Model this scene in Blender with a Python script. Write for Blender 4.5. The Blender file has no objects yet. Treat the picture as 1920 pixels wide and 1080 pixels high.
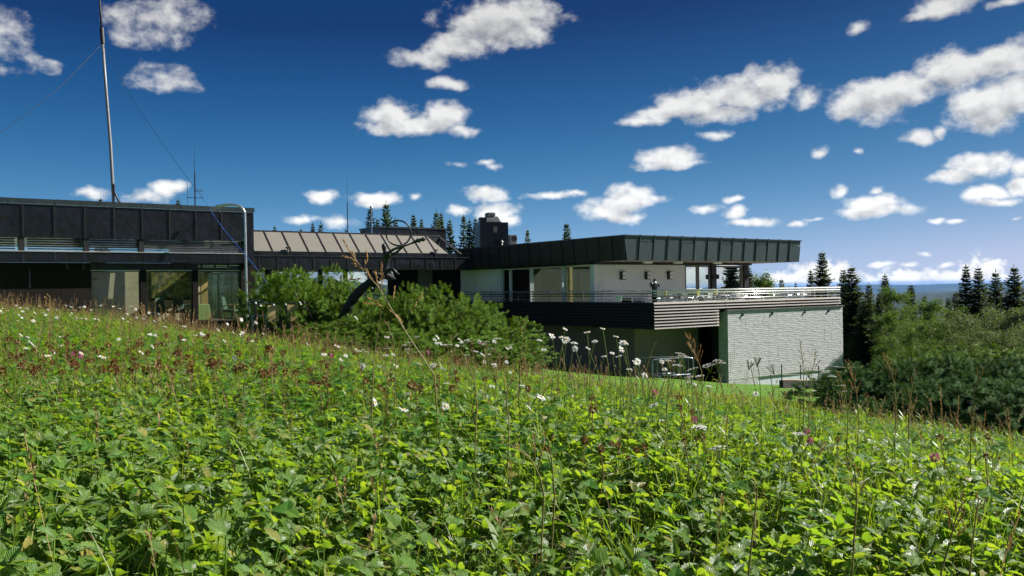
import bpy, math, random
import numpy as np
from mathutils import Vector, Matrix, Quaternion
random.seed(7)
RNG = np.random.default_rng(11)
PI = math.pi
SC = bpy.context.scene
COL = SC.collection

# ------------------------------------------------------------------ camera
ROLL, FPX = 0.0145, 1600.0            # photograph measured in 1920 x 1080 pixels
cam_d = bpy.data.cameras.new('camera'); cam_d.sensor_width = 36.0; cam_d.lens = 36.0*FPX/1920
cam_d.clip_start = 0.05; cam_d.clip_end = 60000
cam = bpy.data.objects.new('camera', cam_d); COL.objects.link(cam)
cam.location = (0, 0, 0); cam.rotation_euler = (PI/2, ROLL, 0)
SC.camera = cam
RV = np.array([math.cos(ROLL), 0, -math.sin(ROLL)]); UV_ = np.array([math.sin(ROLL), 0, math.cos(ROLL)])
def ray(u, v): return np.array([0, 1.0, 0]) + RV*(u-960)/FPX + UV_*(540-v)/FPX
def at(u, v, d): return ray(u, v)*d

# ------------------------------------------------------------------ light
SUN_AZ, SUN_EL = math.radians(74), math.radians(36)
SUNV = Vector((math.sin(SUN_AZ)*math.cos(SUN_EL), math.cos(SUN_AZ)*math.cos(SUN_EL), math.sin(SUN_EL)))
sun_d = bpy.data.lights.new('sun', 'SUN'); sun_d.energy = 5.0; sun_d.angle = math.radians(0.53); sun_d.color = (1.0, 0.955, 0.88)
sun = bpy.data.objects.new('sun', sun_d); COL.objects.link(sun)
sun.rotation_euler = (-SUNV).to_track_quat('-Z', 'Y').to_euler()
vs = SC.view_settings
vs.view_transform = 'Standard'; vs.look = 'None'; vs.exposure = 1.0; vs.gamma = 1.0; vs.use_curve_mapping = False

class NT:
    """small helper to write node trees as expressions"""
    def __init__(s, tree): s.t = tree; s.n = tree.nodes; s.l = tree.links
    def node(s, typ, **kw):
        nd = s.n.new(typ)
        for k, v in kw.items():
            if k.startswith('i_'):
                key = k[2:]; key = int(key) if key.isdigit() else key.replace('__', ' ')
                s.put(nd.inputs[key], v)
            else: setattr(nd, k, v)
        return nd
    def put(s, sock, v):
        if isinstance(v, bpy.types.NodeSocket): s.l.new(v, sock)
        elif isinstance(v, bpy.types.Node): s.l.new(v.outputs[0], sock)
        else: sock.default_value = v
    def m(s, op, a, b=None, c=None, clamp=False):
        nd = s.n.new('ShaderNodeMath'); nd.operation = op; nd.use_clamp = clamp
        s.put(nd.inputs[0], a)
        if b is not None: s.put(nd.inputs[1], b)
        if c is not None: s.put(nd.inputs[2], c)
        return nd.outputs[0]
    def vm(s, op, a, b=None, out=0):
        nd = s.n.new('ShaderNodeVectorMath'); nd.operation = op
        s.put(nd.inputs[0], a)
        if b is not None: s.put(nd.inputs[1], b)
        return nd.outputs[out]
    def mix(s, fac, a, b, blend='MIX'):
        nd = s.n.new('ShaderNodeMix'); nd.data_type = 'RGBA'; nd.blend_type = blend
        s.put(nd.inputs[0], fac); s.put(nd.inputs[6], a); s.put(nd.inputs[7], b)
        return nd.outputs[2]
    def rng(s, v, a, b, c, d, kind='SMOOTHSTEP'):
        nd = s.n.new('ShaderNodeMapRange'); nd.interpolation_type = kind; nd.clamp = True
        for i, x in enumerate((v, a, b, c, d)): s.put(nd.inputs[i], x)
        return nd.outputs[0]
    def noise(s, vec, scale, detail=3, rough=0.5, dist=0.0, out=0):
        nd = s.n.new('ShaderNodeTexNoise')
        if vec is not None: s.put(nd.inputs['Vector'], vec)
        nd.inputs['Scale'].default_value = scale; nd.inputs['Detail'].default_value = detail
        nd.inputs['Roughness'].default_value = rough; nd.inputs['Distortion'].default_value = dist
        return nd.outputs[out]
    def bump(s, h, strength=0.3, dist=0.02):
        nd = s.n.new('ShaderNodeBump'); s.put(nd.inputs['Height'], h)
        nd.inputs['Strength'].default_value = strength; nd.inputs['Distance'].default_value = dist
        return nd.outputs[0]

# ------------------------------------------------------------------ sky with cumulus clouds
# (u, v, half width, half height, thickness) of each cloud lobe in the photograph, turned into sky directions
CLOUDS = [
 (935,45,100,44,1),(985,28,55,34,1),(895,40,40,38,1),(858,88,60,26,.85),(790,108,58,18,.7),(845,155,32,11,.65),
 (735,216,48,30,1),(775,236,85,18,1),(838,218,44,28,1),(865,245,30,10,.8),
 (1445,155,52,36,1),(1390,178,85,34,1),(1300,195,80,27,1),(1235,212,50,16,.8),(1200,226,40,8,.7),(1350,215,70,18,.9),(1512,180,30,20,.7),(1345,250,24,6,.6),
 (1258,296,58,20,1),(1255,308,68,11,1),
 (1185,372,46,24,1),(1150,390,58,20,1),(1170,405,40,13,1),(1228,372,26,8,.8),
 (1635,190,78,40,1),(1700,170,65,34,1),(1790,130,75,38,1),(1880,112,75,36,1),(1860,200,85,44,1),(1910,175,50,42,1),(1600,205,45,22,.8),
 (1728,258,34,13,.9),(1770,12,52,24,.9),(1725,30,30,9,.7),(1893,5,34,8,.7),
 (1840,312,66,24,1),(1790,330,50,14,1),(1845,360,48,14,1),(1910,345,26,16,1),(1920,315,30,18,.9),
 (1630,382,52,16,1),(1640,396,74,13,1),(1580,360,20,11,.8),(1640,358,10,6,.6),
 (1415,416,56,9,1),(1378,399,22,10,.9),(1320,388,26,7,.8),(1375,374,18,5,.8),(1495,418,16,6,.7),(1530,411,16,4,.6),
 (285,38,86,46,.24),(345,20,54,30,.20),(235,45,50,38,.18),(15,60,52,62,.18),(25,115,48,30,.15),(95,128,26,14,.08),(300,145,68,28,.24),(355,165,26,9,.12),
 (908,366,42,15,.95),(935,398,40,20,1),(955,412,22,12,.9),(860,393,20,11,.9),
 (700,374,46,15,.95),(608,367,34,14,.95),(318,354,32,15,.9),(265,370,40,11,.7),(170,363,32,10,.7),(640,415,34,9,.6),(570,410,24,7,.5),
 (1030,366,46,7,.8),(1078,363,16,4,.6),(780,368,10,5,.5),(865,307,16,5,.5),(910,303,14,5,.5),(930,310,10,5,.4),
 (1655,497,24,5,.9),(1700,497,16,5,.8),(1772,497,14,4,.8),(1756,414,16,5,.8),(1798,414,20,4,.8),(1900,408,16,4,.8),(1735,474,16,4,.7),(1850,495,14,5,.8),
 (1535,285,12,7,.5),(1610,52,14,8,.4),(1605,285,8,4,.5),(1760,250,12,10,.6),(1870,378,40,7,.7),
]
def azel(u, v):
    d = ray(u, v); d = d/np.linalg.norm(d)
    return math.atan2(d[0], d[1]), math.asin(d[2])
world = bpy.data.worlds.new('World'); SC.world = world; world.use_nodes = True
def build_sky():
    w = NT(world.node_tree); w.n.clear()
    out = w.node('ShaderNodeOutputWorld')
    sky = w.node('ShaderNodeTexSky', sky_type='NISHITA'); sky.sun_disc = False
    sky.sun_elevation = SUN_EL; sky.sun_rotation = SUN_AZ
    sky.altitude = 600; sky.air_density = 1.0; sky.dust_density = 0.35; sky.ozone_density = 3.0
    # contrasty, polarised-looking rendering of the clear sky: one response curve per colour channel, everywhere alike
    sr = w.node('ShaderNodeSeparateColor'); w.put(sr.inputs[0], sky.outputs[0])
    r_, g_, b_ = [w.m('MULTIPLY', sr.outputs[i], .088) for i in range(3)]
    def curve(cr, cg, cb_, gam, gain):
        q = w.m('MULTIPLY_ADD', r_, cr, w.m('MULTIPLY_ADD', g_, cg, w.m('MULTIPLY', b_, cb_)))
        return w.m('MULTIPLY', w.m('POWER', w.m('MAXIMUM', q, .013), gam), gain)
    ch = [curve(.372, 1.290, -.662, 1.704, .357), curve(.649, 1.281, -.930, .600, .326), curve(.492, 1.532, -1.024, .365, .430)]
    cc = w.node('ShaderNodeCombineColor'); [w.put(cc.inputs[i], ch[i]) for i in range(3)]
    sk = cc.outputs[0]
    # sky position as (azimuth, elevation)
    tc = w.node('ShaderNodeTexCoord'); d = w.vm('NORMALIZE', tc.outputs['Generated'])
    s3 = w.node('ShaderNodeSeparateXYZ'); w.put(s3.inputs[0], d)
    az = w.m('ARCTAN2', s3.outputs[0], s3.outputs[1]); el = w.m('ARCSINE', s3.outputs[2])
    cb = w.node('ShaderNodeCombineXYZ'); w.put(cb.inputs[0], az); w.put(cb.inputs[1], el); P = cb.outputs[0]
    def noise2(vec, scale, detail, rough, out=0):
        o = w.noise(vec, scale, detail, rough, 0, out); o.node.noise_dimensions = '2D'; return o
    SH = (.007, .014)                                     # step towards the sun, for lit tops and grey undersides
    warp = w.node('ShaderNodeVectorMath', operation='SCALE'); w.put(warp.inputs[0], w.vm('SUBTRACT', noise2(P, 26, 2, .5, 1), (.5, .5, .5))); warp.inputs[3].default_value = .011
    Pw = w.vm('ADD', P, warp.outputs[0])
    st = w.vm('MULTIPLY', P, (1, 1.35, 1))
    n1 = noise2(st, 30, 7, .54); n1b = noise2(w.vm('ADD', st, (SH[0]*.6, SH[1]*.8, 0)), 30, 4, .54)
    n2 = noise2(w.vm('ADD', st, (3.1, 1.7, 0)), 105, 4, .55)
    nn = w.m('MULTIPLY_ADD', w.m('SUBTRACT', n2, .5), .26, w.m('SUBTRACT', n1, .5))
    # distant bank of cumulus along the horizon, all the way round
    hb = w.m('MULTIPLY_ADD', w.m('ABSOLUTE', w.m('SUBTRACT', el, .003)), -62, w.m('MULTIPLY_ADD', noise2(P, 21, 4, .62), 4.6, -1.55))
    hb = w.m('MINIMUM', hb, .75)
    # fair-weather clouds scattered over the rest of the sky, outside the field of view
    inside = w.m('MULTIPLY', w.rng(w.m('ABSOLUTE', az), .58, .68, 1, 0), w.rng(el, .33, .42, 1, 0))
    bg = w.m('MULTIPLY_ADD', noise2(w.vm('MULTIPLY', P, (1, 1.9, 1)), 3.2, 3, .55), 5.0, -3.05)
    bg = w.m('SUBTRACT', bg, w.m('MULTIPLY', inside, 3))
    F0 = w.m('MAXIMUM', hb, w.m('MINIMUM', bg, .9))
    hz = w.rng(el, .0, .35, 1.0, .66); above = w.rng(el, -.004, .004, 0, 1)
    def strip(lo, hi):
        """background closure with the cloud lobes that reach into one strip of azimuths"""
        F, F2 = F0, None
        for (u, v, rx, ry, wt) in CLOUDS:
            thin = wt if wt < .3 else 0; wt = wt*min(1.0, .50+ry*.028)      # thin: veil-like cloud, capped thickness
            a0, e0 = azel(u, v); a1, _ = azel(u+rx, v); _, e1 = azel(u, v-ry)
            ra, re = abs(a1-a0)*1.06, abs(e1-e0)*1.06
            if a0+ra*1.8+.01 < lo or a0-ra*1.8-.01 > hi: continue
            def lobe(oa, oe):
                q = w.node('ShaderNodeVectorMath', operation='MULTIPLY_ADD')
                w.put(q.inputs[0], Pw); q.inputs[1].default_value = (1/ra, 1/re, 0); q.inputs[2].default_value = ((oa-a0)/ra, (oe-e0)/re, 0)
                if thin: return w.m('MINIMUM', w.m('MULTIPLY_ADD', w.vm('LENGTH', q.outputs[0], out=1), -.9, .80), thin-.06)
                return w.m('MULTIPLY_ADD', w.vm('LENGTH', q.outputs[0], out=1), -wt, wt+.04)
            F = w.m('MAXIMUM', F, lobe(0, 0))
            if rx*ry > 450 and wt > .6:
                f = lobe(*SH); F2 = f if F2 is None else w.m('MAXIMUM', F2, f)
        D = w.m('MULTIPLY_ADD', nn, 2.1, w.m('MULTIPLY_ADD', w.m('MAXIMUM', F, -1.5), 1.75, .06))
        lit = w.m('MULTIPLY_ADD', w.m('SUBTRACT', n1, n1b), 1.25, .93)
        if F2 is not None: lit = w.m('SUBTRACT', lit, w.m('MULTIPLY', w.m('MAXIMUM', w.m('SUBTRACT', F2, .24), 0), .85))
        ccol = w.mix(w.m('MAXIMUM', w.m('MINIMUM', lit, 1.0), 0.0), (.18, .195, .22, 1), (.565, .565, .56, 1))
        ccol = w.mix(1.0, ccol, w.node('ShaderNodeCombineColor', i_0=hz, i_1=hz, i_2=hz).outputs[0], 'MULTIPLY')
        fin = w.mix(w.m('MULTIPLY', w.rng(D, -.22, 1.05, 0, 1), w.m('MULTIPLY', above, .96)), sk, ccol)
        b = w.node('ShaderNodeBackground'); w.put(b.inputs[0], fin); b.inputs[1].default_value = 1.0
        return b.outputs[0]
    cuts = [-.42, -.30, -.13, -.02, .09, .18, .27, .34, .41, .47]
    strips = [strip(a, b) for a, b in zip([-9]+cuts, cuts+[9])]
    def tree(lo, hi):                                      # binary choice of the strip, so that only one is worked out per ray
        if hi-lo == 1: return strips[lo]
        mid = (lo+hi)//2; mx = w.node('ShaderNodeMixShader')
        w.put(mx.inputs[0], w.m('GREATER_THAN', az, cuts[mid-1])); w.put(mx.inputs[1], tree(lo, mid)); w.put(mx.inputs[2], tree(mid, hi))
        return mx.outputs[0]
    w.put(out.inputs[0], tree(0, len(strips)))
build_sky()
world.cycles.sampling_method = 'MANUAL'; world.cycles.sample_map_resolution = 512
SC.cycles.use_adaptive_sampling = True; SC.cycles.adaptive_threshold = 0.025
SC.cycles.max_bounces = 7; SC.cycles.transparent_max_bounces = 16
SC.cycles.diffuse_bounces = 4; SC.cycles.glossy_bounces = 3; SC.cycles.transmission_bounces = 3; SC.cycles.volume_bounces = 0

# ------------------------------------------------------------------ mesh helpers
class MB:
    def __init__(s): s.v = []; s.f = []; s.m = []
    def quad(s, pts, mi=0):
        k = len(s.v); s.v += [tuple(p) for p in pts]; s.f.append(tuple(range(k, k+len(pts)))); s.m.append(mi); return s
    def box(s, x0, x1, y0, y1, z0, z1, mi=0, top=None):
        k = len(s.v)
        s.v += [(x0,y0,z0),(x1,y0,z0),(x1,y1,z0),(x0,y1,z0),(x0,y0,z1),(x1,y0,z1),(x1,y1,z1),(x0,y1,z1)]
        for f in ((0,3,2,1),(4,5,6,7),(0,1,5,4),(1,2,6,5),(2,3,7,6),(3,0,4,7)): s.f.append(tuple(k+i for i in f)); s.m.append(mi)
        return s
    def hexa(s, p8, mi=0):
        k = len(s.v); s.v += [tuple(p) for p in p8]
        for f in ((0,3,2,1),(4,5,6,7),(0,1,5,4),(1,2,6,5),(2,3,7,6),(3,0,4,7)): s.f.append(tuple(k+i for i in f)); s.m.append(mi)
        return s
    def tube(s, pts, rad, n=6, mi=0, cap=True):
        pts = [Vector(p) for p in pts]; k = len(s.v); N = len(pts)
        if not hasattr(rad, '__len__'): rad = [rad]*N
        up = None
        for i, p in enumerate(pts):
            t = (pts[min(i+1,N-1)]-pts[max(i-1,0)])
            if t.length < 1e-9: t = Vector((0,0,1))
            t.normalize()
            if up is None:
                up = Vector((0,0,1)) if abs(t.z) < .9 else Vector((1,0,0))
            x = t.cross(up); x.normalize(); up2 = x.cross(t)
            up = up2
            for j in range(n):
                a = 2*PI*j/n; s.v.append(tuple(p + (x*math.cos(a)+up2*math.sin(a))*rad[i]))
        for i in range(N-1):
            for j in range(n):
                s.f.append((k+i*n+j, k+i*n+(j+1)%n, k+(i+1)*n+(j+1)%n, k+(i+1)*n+j)); s.m.append(mi)
        if cap:
            s.f.append(tuple(k+j for j in range(n))[::-1]); s.m.append(mi)
            s.f.append(tuple(k+(N-1)*n+j for j in range(n))); s.m.append(mi)
        return s
    def ball(s, c, r, n=8, m=6, mi=0):
        k = len(s.v)
        if not hasattr(r, '__len__'): r = (r, r, r)
        for i in range(m+1):
            th = PI*i/m
            for j in range(n):
                ph = 2*PI*j/n
                s.v.append((c[0]+r[0]*math.sin(th)*math.cos(ph), c[1]+r[1]*math.sin(th)*math.sin(ph), c[2]+r[2]*math.cos(th)))
        for i in range(m):
            for j in range(n):
                s.f.append((k+i*n+j, k+(i+1)*n+j, k+(i+1)*n+(j+1)%n, k+i*n+(j+1)%n)); s.m.append(mi)
        return s
    def mesh(s, name, mats, smooth=False):
        me = bpy.data.meshes.new(name); me.from_pydata(s.v, [], s.f)
        for mt in (mats if isinstance(mats, (list, tuple)) else [mats]): me.materials.append(mt)
        if any(s.m): me.polygons.foreach_set('material_index', s.m)
        if smooth: me.polygons.foreach_set('use_smooth', [True]*len(me.polygons))
        me.update(); return me
    def build(s, name, mats, parent=None, smooth=False, bevel=0):
        o = bpy.data.objects.new(name, s.mesh(name, mats, smooth)); COL.objects.link(o); o.parent = parent
        if bevel:
            b = o.modifiers.new('bevel', 'BEVEL'); b.width = bevel; b.segments = 2; b.limit_method = 'ANGLE'
        return o
def np_mesh(name, V, F, mat, uv=None, smooth=False):
    """V (n,3); F (m,k) all faces with k corners"""
    V = np.asarray(V, dtype=np.float32); F = np.asarray(F, dtype=np.int32); m, k = F.shape
    me = bpy.data.meshes.new(name)
    me.vertices.add(len(V)); me.vertices.foreach_set('co', V.ravel())
    me.loops.add(m*k); me.loops.foreach_set('vertex_index', F.ravel())
    me.polygons.add(m); me.polygons.foreach_set('loop_start', np.arange(0, m*k, k, dtype=np.int32))
    me.polygons.foreach_set('loop_total', np.full(m, k, dtype=np.int32))
    me.polygons.foreach_set('use_smooth', np.full(m, smooth, dtype=bool))
    if uv is not None:
        l = me.uv_layers.new(name='UVMap'); l.data.foreach_set('uv', np.asarray(uv, dtype=np.float32)[F.ravel()].ravel())
    for mt in (mat if isinstance(mat, (list, tuple)) else [mat]): me.materials.append(mt)
    me.update(calc_edges=True); me.validate(); return me
def tag(o, label=None, cat=None, group=None, kind=None):
    if label: o['label'] = label
    if cat: o['category'] = cat
    if group: o['group'] = group
    if kind: o['kind'] = kind
    return o
def link(name, me, parent=None, loc=None, rot=None, scale=None):
    o = bpy.data.objects.new(name, me); COL.objects.link(o); o.parent = parent
    if loc is not None: o.location = loc
    if rot is not None: o.rotation_euler = rot
    if scale is not None: o.scale = (scale,)*3 if not hasattr(scale, '__len__') else scale
    return o
def empty(name, loc=(0,0,0), rz=0, label=None, cat=None, group=None):
    o = link(name, None, None, loc, (0,0,rz)); o.empty_display_size = .2
    return tag(o, label, cat, group)

# ------------------------------------------------------------------ materials
def mat(name, fn):
    m = bpy.data.materials.new(name); m.use_nodes = True; t = NT(m.node_tree); t.n.clear()
    out = t.node('ShaderNodeOutputMaterial'); fn(t, out); return m
def pbsdf(t, color, rough=.5, metal=0.0, spec=.5, normal=None, **kw):
    b = t.node('ShaderNodeBsdfPrincipled')
    t.put(b.inputs['Base Color'], color); t.put(b.inputs['Roughness'], rough); t.put(b.inputs['Metallic'], metal)
    t.put(b.inputs['Specular IOR Level'], spec)
    if normal is not None: t.put(b.inputs['Normal'], normal)
    for k, v in kw.items(): t.put(b.inputs[k.replace('_', ' ')], v)
    return b.outputs[0]
def c4(c): return (c[0], c[1], c[2], 1)
def obj_co(t): return t.node('ShaderNodeTexCoord').outputs['Object']
def weathered(name, c1, c2, rough=.5, metal=0, scale=3.0, bump=.15, bdist=.01, stretch=(1,1,1), spec=.5, streak=None):
    def fn(t, out):
        v = t.vm('MULTIPLY', obj_co(t), stretch)
        oi = t.node('ShaderNodeObjectInfo').outputs['Random']
        n1 = t.noise(v, scale, 5, .6); n2 = t.noise(v, scale*9, 3, .6)
        f = t.m('MULTIPLY_ADD', n2, .35, t.m('MULTIPLY_ADD', n1, 1.2, -.35), clamp=True)
        f = t.m('MULTIPLY_ADD', t.m('SUBTRACT', oi, .5), .35, f, clamp=True)
        col = t.mix(f, c4(c1), c4(c2))
        if streak:        # rain streaks and blotches of old dirt
            sk_ = t.noise(t.vm('MULTIPLY', obj_co(t), (5.5, 5.5, .35)), 1.0, 4, .6); bl = t.noise(obj_co(t), .9, 3, .6)
            col = t.mix(t.m('MULTIPLY', t.rng(sk_, .52, .74, 0, 1), t.rng(bl, .42, .66, .15, .85)), col, c4(streak))
        r = t.m('MULTIPLY_ADD', n1, .25, rough-.12)
        t.put(out.inputs[0], pbsdf(t, col, r, metal, spec, t.bump(t.m('MULTIPLY_ADD', n2, .3, n1), bump, bdist)))
    return mat(name, fn)
def panel_metal(name, c1, c2, rough=.35, dent=.5, metal=.55):
    """sheet metal cladding: slightly dented ("oil-canned") panels with streaks"""
    def fn(t, out):
        v = obj_co(t); oi = t.node('ShaderNodeObjectInfo').outputs['Random']
        sh = t.node('ShaderNodeCombineXYZ'); t.put(sh.inputs[0], t.m('MULTIPLY', oi, 37.0)); t.put(sh.inputs[2], t.m('MULTIPLY', oi, 11.0))
        vo = t.vm('ADD', v, sh)
        big = t.noise(vo, 1.5, 2, .45, .3); streak = t.noise(t.vm('MULTIPLY', vo, (7, 7, .6)), 2.0, 4, .6); fine = t.noise(vo, 26, 3, .6)
        f = t.m('MULTIPLY_ADD', streak, .7, t.m('MULTIPLY_ADD', fine, .3, t.m('MULTIPLY_ADD', oi, .25, -.15)), clamp=True)
        col = t.mix(f, c4(c1), c4(c2))
        r = t.m('MULTIPLY_ADD', streak, .3, rough-.12)
        t.put(out.inputs[0], pbsdf(t, col, r, metal, .5, t.bump(t.m('MULTIPLY_ADD', fine, .02, big), dent, .10)))
    return mat(name, fn)
def glass_mat(name, tint=(.75,.85,.82), refl=1.0, gloss=(.92,.96,1)):
    def fn(t, out):
        fc = t.node('ShaderNodeLayerWeight', i_Blend=.5).outputs['Facing']; fr = t.m('MULTIPLY_ADD', t.m('POWER', fc, 5.0), .955, .045)
        nb = t.bump(t.noise(obj_co(t), .9, 1, .4), .05, .02)
        gl = t.node('ShaderNodeBsdfGlossy', i_Color=c4(gloss), i_Roughness=.01); t.put(gl.inputs['Normal'], nb)
        tr = t.node('ShaderNodeBsdfTransparent', i_Color=c4(tint))
        mx = t.node('ShaderNodeMixShader')
        t.put(mx.inputs[0], t.m('MULTIPLY_ADD', fr, 1.9*refl, .06*refl, clamp=True)); t.put(mx.inputs[1], tr); t.put(mx.inputs[2], gl)
        t.put(out.inputs[0], mx)
    return mat(name, fn)
def leaf_mat(name, cols, trans, tfac=.4, rough=.42, spec=.5, veins=False, obj_noise=0.0, sheen=0.0):
    """foliage: reflected colour varies from plant to plant, light also passes through the blade"""
    def fn(t, out):
        oi = t.node('ShaderNodeObjectInfo').outputs['Random']
        geo = t.node('ShaderNodeNewGeometry')
        isl = geo.outputs['Random Per Island']
        r = t.m('FRACT', t.m('MULTIPLY_ADD', isl, 1.0, oi))
        ramp = t.node('ShaderNodeValToRGB'); t.put(ramp.inputs[0], r)
        els = ramp.color_ramp.elements
        els[0].position = 0; els[0].color = c4(cols[0]); els[1].position = 1; els[1].color = c4(cols[-1])
        for i, c in enumerate(cols[1:-1]):
            e = els.new((i+1)/(len(cols)-1)); e.color = c4(c)
        col = ramp.outputs[0]
        if obj_noise:
            nz = t.noise(obj_co(t), obj_noise, 2, .5)
            col = t.mix(t.rng(nz, .35, .65, 0, .55), col, t.mix(1.0, col, (.45,.55,.5,1), 'MULTIPLY'))
        normal = None
        if veins:
            uv = t.node('ShaderNodeTexCoord').outputs['UV']
            s = t.node('ShaderNodeSeparateXYZ'); t.put(s.inputs[0], uv)
            ax = t.m('ABSOLUTE', t.m('SUBTRACT', s.outputs[0], .5))
            ph = t.m('MULTIPLY', t.m('SUBTRACT', s.outputs[1], t.m('MULTIPLY', ax, .8)), 2*PI*8)
            w = t.m('SINE', ph); mid = t.rng(ax, 0, .035, 1, 0)
            vein = t.m('MAXIMUM', t.rng(w, .75, 1, 0, .8), mid)
            col = t.mix(t.m('MULTIPLY', vein, .30), col, (.26,.40,.16,1))
            normal = t.bump(t.m('SUBTRACT', t.m('MULTIPLY', w, -.5), mid), .55, .004)
        p = pbsdf(t, col, rough, 0, spec, normal, Sheen_Weight=sheen, Sheen_Roughness=.4)
        tl = t.node('ShaderNodeBsdfTranslucent')
        tc = t.mix(r, c4(trans[0]), c4(trans[-1]))
        if veins: tc = t.mix(t.m('MULTIPLY', vein, .35), tc, (.10,.22,.02,1))
        t.put(tl.inputs[0], tc)
        mx = t.node('ShaderNodeMixShader', i_0=tfac); t.put(mx.inputs[1], p); t.put(mx.inputs[2], tl)
        t.put(out.inputs[0], mx)
    return mat(name, fn)
def flat(name, c, rough=.6, metal=0, spec=.5): return weathered(name, [x*.8 for x in c], [min(1, x*1.15) for x in c], rough, metal, 6.0, .05, .004, spec=spec)

M = {}
M['black_panel'] = panel_metal('black_panel', (.004,.0045,.0065), (.012,.0125,.0165), .27, .75, .15)
M['brown_panel'] = panel_metal('brown_panel', (.016,.0155,.0155), (.032,.030,.0285), .50, .10, .15)
M['green_panel'] = panel_metal('green_panel', (.030,.050,.057), (.055,.080,.086), .42, .08, .15)
M['green_seam'] = flat('green_seam', (.035,.045,.05), .5, .3)
M['black_seam'] = flat('black_seam', (.03,.028,.028), .45, .4)
M['coping'] = flat('coping', (.05,.062,.066), .35, .5)
M['roof_sheet'] = panel_metal('roof_sheet', (.140,.128,.106), (.21,.192,.160), .5, .06, .05)
M['dark_wood'] = weathered('dark_wood', (.006,.0045,.004), (.018,.013,.011), .8, 0, 2.0, .3, .01, (1,1,.15), .15)
M['dark_steel'] = flat('dark_steel', (.022,.021,.022), .45, .2)
M['soffit'] = flat('soffit', (.26,.22,.17), .7)
M['board'] = weathered('board', (.10,.085,.072), (.30,.27,.24), .75, 0, 2.2, .35, .006, (.25,4,4))
M['deck_board'] = weathered('deck_board', (.46,.43,.38), (.62,.59,.53), .8, 0, 2.0, .2, .004, (.25,4,4))
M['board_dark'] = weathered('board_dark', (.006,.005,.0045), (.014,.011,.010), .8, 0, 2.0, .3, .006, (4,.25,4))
M['white_brick'] = weathered('white_brick', (.36,.365,.37), (.55,.55,.54), .7, 0, 3.2, .9, .015, (.6,1,1.8), .3, (.20,.20,.18))
M['white_wall'] = weathered('white_wall', (.72,.71,.68), (.84,.83,.80), .62, 0, 2.5, .2, .006, (1,1,1), .5, (.5,.49,.45))
M['white_paint'] = flat('white_paint', (.74,.75,.74), .5)
M['concrete'] = weathered('concrete', (.17,.145,.11), (.26,.225,.175), .85, 0, 1.3, .3, .01)
M['plinth'] = weathered('plinth', (.42,.46,.52), (.55,.59,.64), .8, 0, 1.5, .15, .005)
M['steel'] = flat('steel', (.62,.62,.62), .28, .85)
M['rail_white'] = flat('rail_white', (.78,.77,.74), .3, .25)
M['rail_dark'] = flat('rail_dark', (.05,.04,.04), .5, .1)
M['frame_grey'] = flat('frame_grey', (.20,.185,.175), .5)
M['mast_grey'] = flat('mast_grey', (.20,.195,.20), .5, .2)
M['glass'] = glass_mat('glass', (.85,.9,.86), .7)
M['glass_mirror'] = glass_mat('glass_mirror', (.6,.66,.62), 4.2, (.78,.88,.86))
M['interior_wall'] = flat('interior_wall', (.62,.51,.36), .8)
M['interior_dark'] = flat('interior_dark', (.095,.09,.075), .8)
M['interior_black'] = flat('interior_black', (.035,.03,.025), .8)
M['interior_floor'] = flat('interior_floor', (.20,.14,.09), .5)
M['pale_wood'] = weathered('pale_wood', (.42,.25,.10), (.60,.40,.18), .45, 0, 6, .1, .002)
M['green_cloth'] = flat('green_cloth', (.09,.13,.10), .9)
M['lime_cloth'] = flat('lime_cloth', (.36,.42,.17), .9)
M['bronze'] = weathered('bronze', (.018,.020,.020), (.06,.07,.065), .38, .7, 7, .3, .01)
M['bark_bronze'] = weathered('bark_bronze', (.012,.012,.012), (.05,.05,.048), .5, .5, 5, 1.0, .06)
M['blue_rope'] = flat('blue_rope', (.02,.10,.42), .6)
M['wire'] = flat('wire', (.03,.035,.045), .5, .3)
M['white_plastic'] = flat('white_plastic', (.82,.82,.80), .4)
M['yellow_cloth'] = flat('yellow_cloth', (.72,.60,.06), .8)
M['purple_cloth'] = flat('purple_cloth', (.16,.13,.26), .9)
M['tan_board'] = flat('tan_board', (.52,.38,.17), .7)
M['grey_steel'] = flat('grey_steel', (.30,.34,.42), .35, .8)
M['cowl'] = weathered('cowl', (.16,.16,.16), (.34,.33,.32), .5, .3, 3, .4, .03)
M['retaining'] = weathered('retaining', (.030,.027,.024), (.075,.066,.056), .85, 0, 3, .5, .02)
M['brown_edge'] = flat('brown_edge', (.22,.13,.04), .7)
# plants
M['spruce'] = leaf_mat('spruce', [(.016,.034,.014),(.034,.060,.020),(.060,.086,.024)], [(.08,.13,.015),(.18,.22,.02)], .30, .55, .35, obj_noise=.45)
M['mugo'] = leaf_mat('mugo', [(.060,.135,.012),(.110,.210,.016),(.175,.270,.028)], [(.16,.30,.015),(.32,.46,.02)], .16, .65, .15, obj_noise=1.1)
M['mugo_blue'] = leaf_mat('mugo_blue', [(.030,.085,.020),(.055,.130,.030),(.095,.180,.046)], [(.07,.16,.02),(.14,.24,.03)], .12, .75, .10, obj_noise=1.1)
M['bud'] = flat('bud', (.26,.27,.09), .9, 0, .1)
M['birch'] = leaf_mat('birch', [(.034,.078,.018),(.060,.115,.024),(.090,.140,.032)], [(.10,.20,.02),(.20,.30,.03)], .34, .6, .2)
M['willow'] = leaf_mat('willow', [(.060,.090,.034),(.095,.125,.052),(.125,.150,.070)], [(.12,.18,.04),(.20,.26,.05)], .32, .6, .25)
M['bark'] = weathered('bark', (.035,.026,.020), (.10,.078,.062), .9, 0, 6, .8, .03, (1,1,.3))
M['birch_bark'] = weathered('birch_bark', (.10,.095,.088), (.50,.48,.45), .8, 0, 5, .4, .02, (1,1,2.5))
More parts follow.
